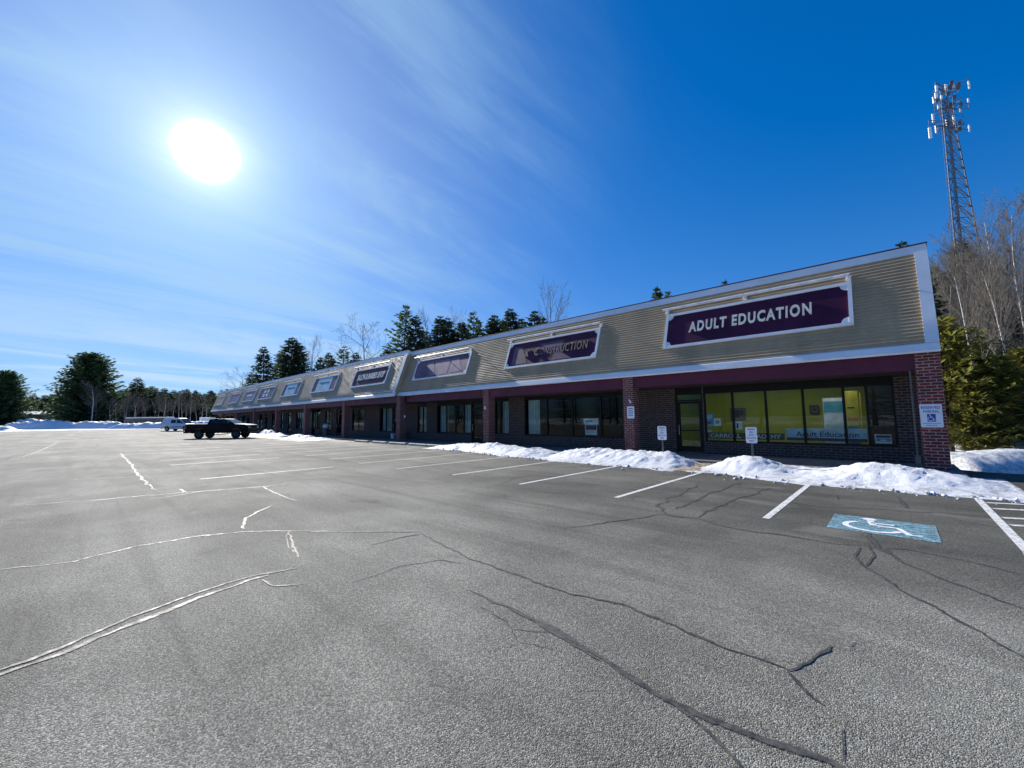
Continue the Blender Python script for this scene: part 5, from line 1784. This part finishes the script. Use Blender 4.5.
mb = MB()
def leg_at(i, z):
    bot, a, tp = LG[i]
    if z <= a.z: return bot.lerp(a, (z - bot.z) / (a.z - bot.z))
    return a.lerp(tp, (z - a.z) / (tp.z - a.z))
zs = []; z = max(l[0].z for l in LG) + .3
while z < LG[0][2].z - .4:
    zs.append(z); z += 1.75 - .5 * sm(10, 50, z)
for k, z in enumerate(zs[:-1]):
    z2 = zs[k + 1]
    for i in range(3):
        j = (i + 1) % 3
        mb.tube([leg_at(i, z), leg_at(j, z)], .045, 4, False)
        a, b = (i, j) if k % 2 else (j, i)
        mb.tube([leg_at(a, z), leg_at(b, z2)], .045, 4, False)
mb.build('bracing', M_MAST, mast)
# cable runs and ladder up the near face
mb = MB()
for f in (.55, .72, .8):
    mb.tube([leg_at(0, zs[0]).lerp(leg_at(1, zs[0]), f), leg_at(0, LG[0][1].z).lerp(leg_at(1, LG[0][1].z), f), leg_at(0, zs[-1]).lerp(leg_at(1, zs[-1]), f)], .03 if f != .6 else .055, 5, False)
mb.build('cable_run', M_METALD, mast)
mb = MB()
for k in range(int((zs[-1] - zs[0]) / .7)):
    z = zs[0] + k * .7
    mb.tube([leg_at(0, z) + (leg_at(0, z) - leg_at(1, z)) * .35, leg_at(0, z)], .03, 4, False)
mb.tube([leg_at(0, zs[0]) + (leg_at(0, zs[0]) - leg_at(1, zs[0])) * .35, leg_at(0, zs[-1]) + (leg_at(0, zs[-1]) - leg_at(1, zs[-1])) * .35], .03, 5, False)
mb.build('ladder', M_MAST, mast)
PAN = [(180, 205, 70), (285, 195, 75), (362, 180, 50), (537, 165, 85), (178, 280, 60), (152, 330, 75), (295, 355, 50), (207, 405, 50), (530, 335, 45), (143, 530, 95), (300, 575, 115), (372, 555, 115), (110, 690, 120), (180, 650, 80), (540, 640, 75), (440, 440, 40), (235, 300, 40), (262, 570, 60)]
rnd = random.Random(3)
arms = [MB(), MB(), MB()]
for px_, py_, hh in PAN:
    u, v = 920 + px_ / 10.97, 70 + py_ / 10.97
    h = hh / 10.97 * DT / FPX * 1.05
    d = DT + rnd.uniform(-1.6, 1.6)
    c = T(u, v, d); w = .17
    mb = MB(); a = rnd.uniform(-.5, .5) + math.atan2(CAMM[0][1], CAMM[0][0]); ca, sa = math.cos(a), math.sin(a)
    pr = [(c.x + ca * x - sa * y, c.y + sa * x + ca * y) for x, y in ((-w, -.08), (w, -.08), (w, .06), (-w, .06))]
    mb.prism(pr, 'z', c.z - h / 2, c.z + h / 2); mb.build('antenna_panel', M_METALW, mast, bevel=.03)
    lv = 0 if py_ < 300 else (1 if py_ < 500 else 2)
    zc = [float(T(950, 91).z), float(T(950, 107).z), float(T(950, 127).z)][lv]
    core = (leg_at(0, min(zc, LG[0][2].z)) + leg_at(1, min(zc, LG[0][2].z)) + leg_at(2, min(zc, LG[0][2].z))) / 3
    e = Vector((c.x, c.y, zc))
    arms[lv].tube([core, e], .05, 5, False); arms[lv].tube([core + Vector((0, 0, .8)), e + Vector((0, 0, .7))], .04, 5, False)
    arms[lv].tube([Vector((c.x, c.y, min(zc, c.z - h / 2 - .1))), Vector((c.x, c.y, max(zc + .7, c.z + h / 2)))], .045, 5, False)
for lv in range(3):
    zc = [float(T(950, 91).z), float(T(950, 107).z), float(T(950, 127).z)][lv]
    core = (leg_at(0, min(zc, LG[0][2].z)) + leg_at(1, min(zc, LG[0][2].z)) + leg_at(2, min(zc, LG[0][2].z))) / 3
    ring = [core + Vector((math.cos(k * math.pi / 3 + .3) * 1.5, math.sin(k * math.pi / 3 + .3) * 1.5, 0)) for k in range(7)]
    for s in (0, .75):
        arms[lv].tube([r_ + Vector((0, 0, s)) for r_ in ring], .035, 5, False)
    for r_ in ring: arms[lv].tube([core, r_], .035, 4, False)
    arms[lv].build('antenna_mount', M_MAST, mast)
    mb = MB()
    for k in range(7 if lv == 0 else 3):
        mb = MB()
        c = core + Vector((rnd.uniform(-1.5, 1.5), rnd.uniform(-1.5, 1.5), rnd.uniform(-.2, .9)))
        mb.box(c.x - .18, c.x + .18, c.y - .15, c.y + .15, c.z - .28, c.z + .28)
        mb.build('radio_unit', M_METALD, mast)

# a wood across the road behind the viewer; only the shop windows see it
src = [(KIDS[p.name][1].data, p['height']) for p in (DK1, SP2)]
vs, fs = [], []
rnd = random.Random(12)
for k in range(44):
    me, hh = src[k % 2]
    co = np.zeros(len(me.vertices) * 3); me.vertices.foreach_get('co', co); co = co.reshape(-1, 3)
    s = rnd.uniform(10, 16) / hh
    co = co * s * np.array([1.3, 1.3, 1]) + np.array([-205 + k * 5.2 + rnd.uniform(-2, 2), -46 - rnd.uniform(0, 8), 0])
    b = len(vs); vs += [tuple(c) for c in co]
    fs += [tuple(b + i for i in p.vertices) for p in me.polygons]
me = bpy.data.meshes.new('far_wood'); me.from_pydata(vs, [], fs); me.materials.append(M_SPRUCE)
o = bpy.data.objects.new('far_wood', me); COL.objects.link(o); tag(o, kind='stuff')
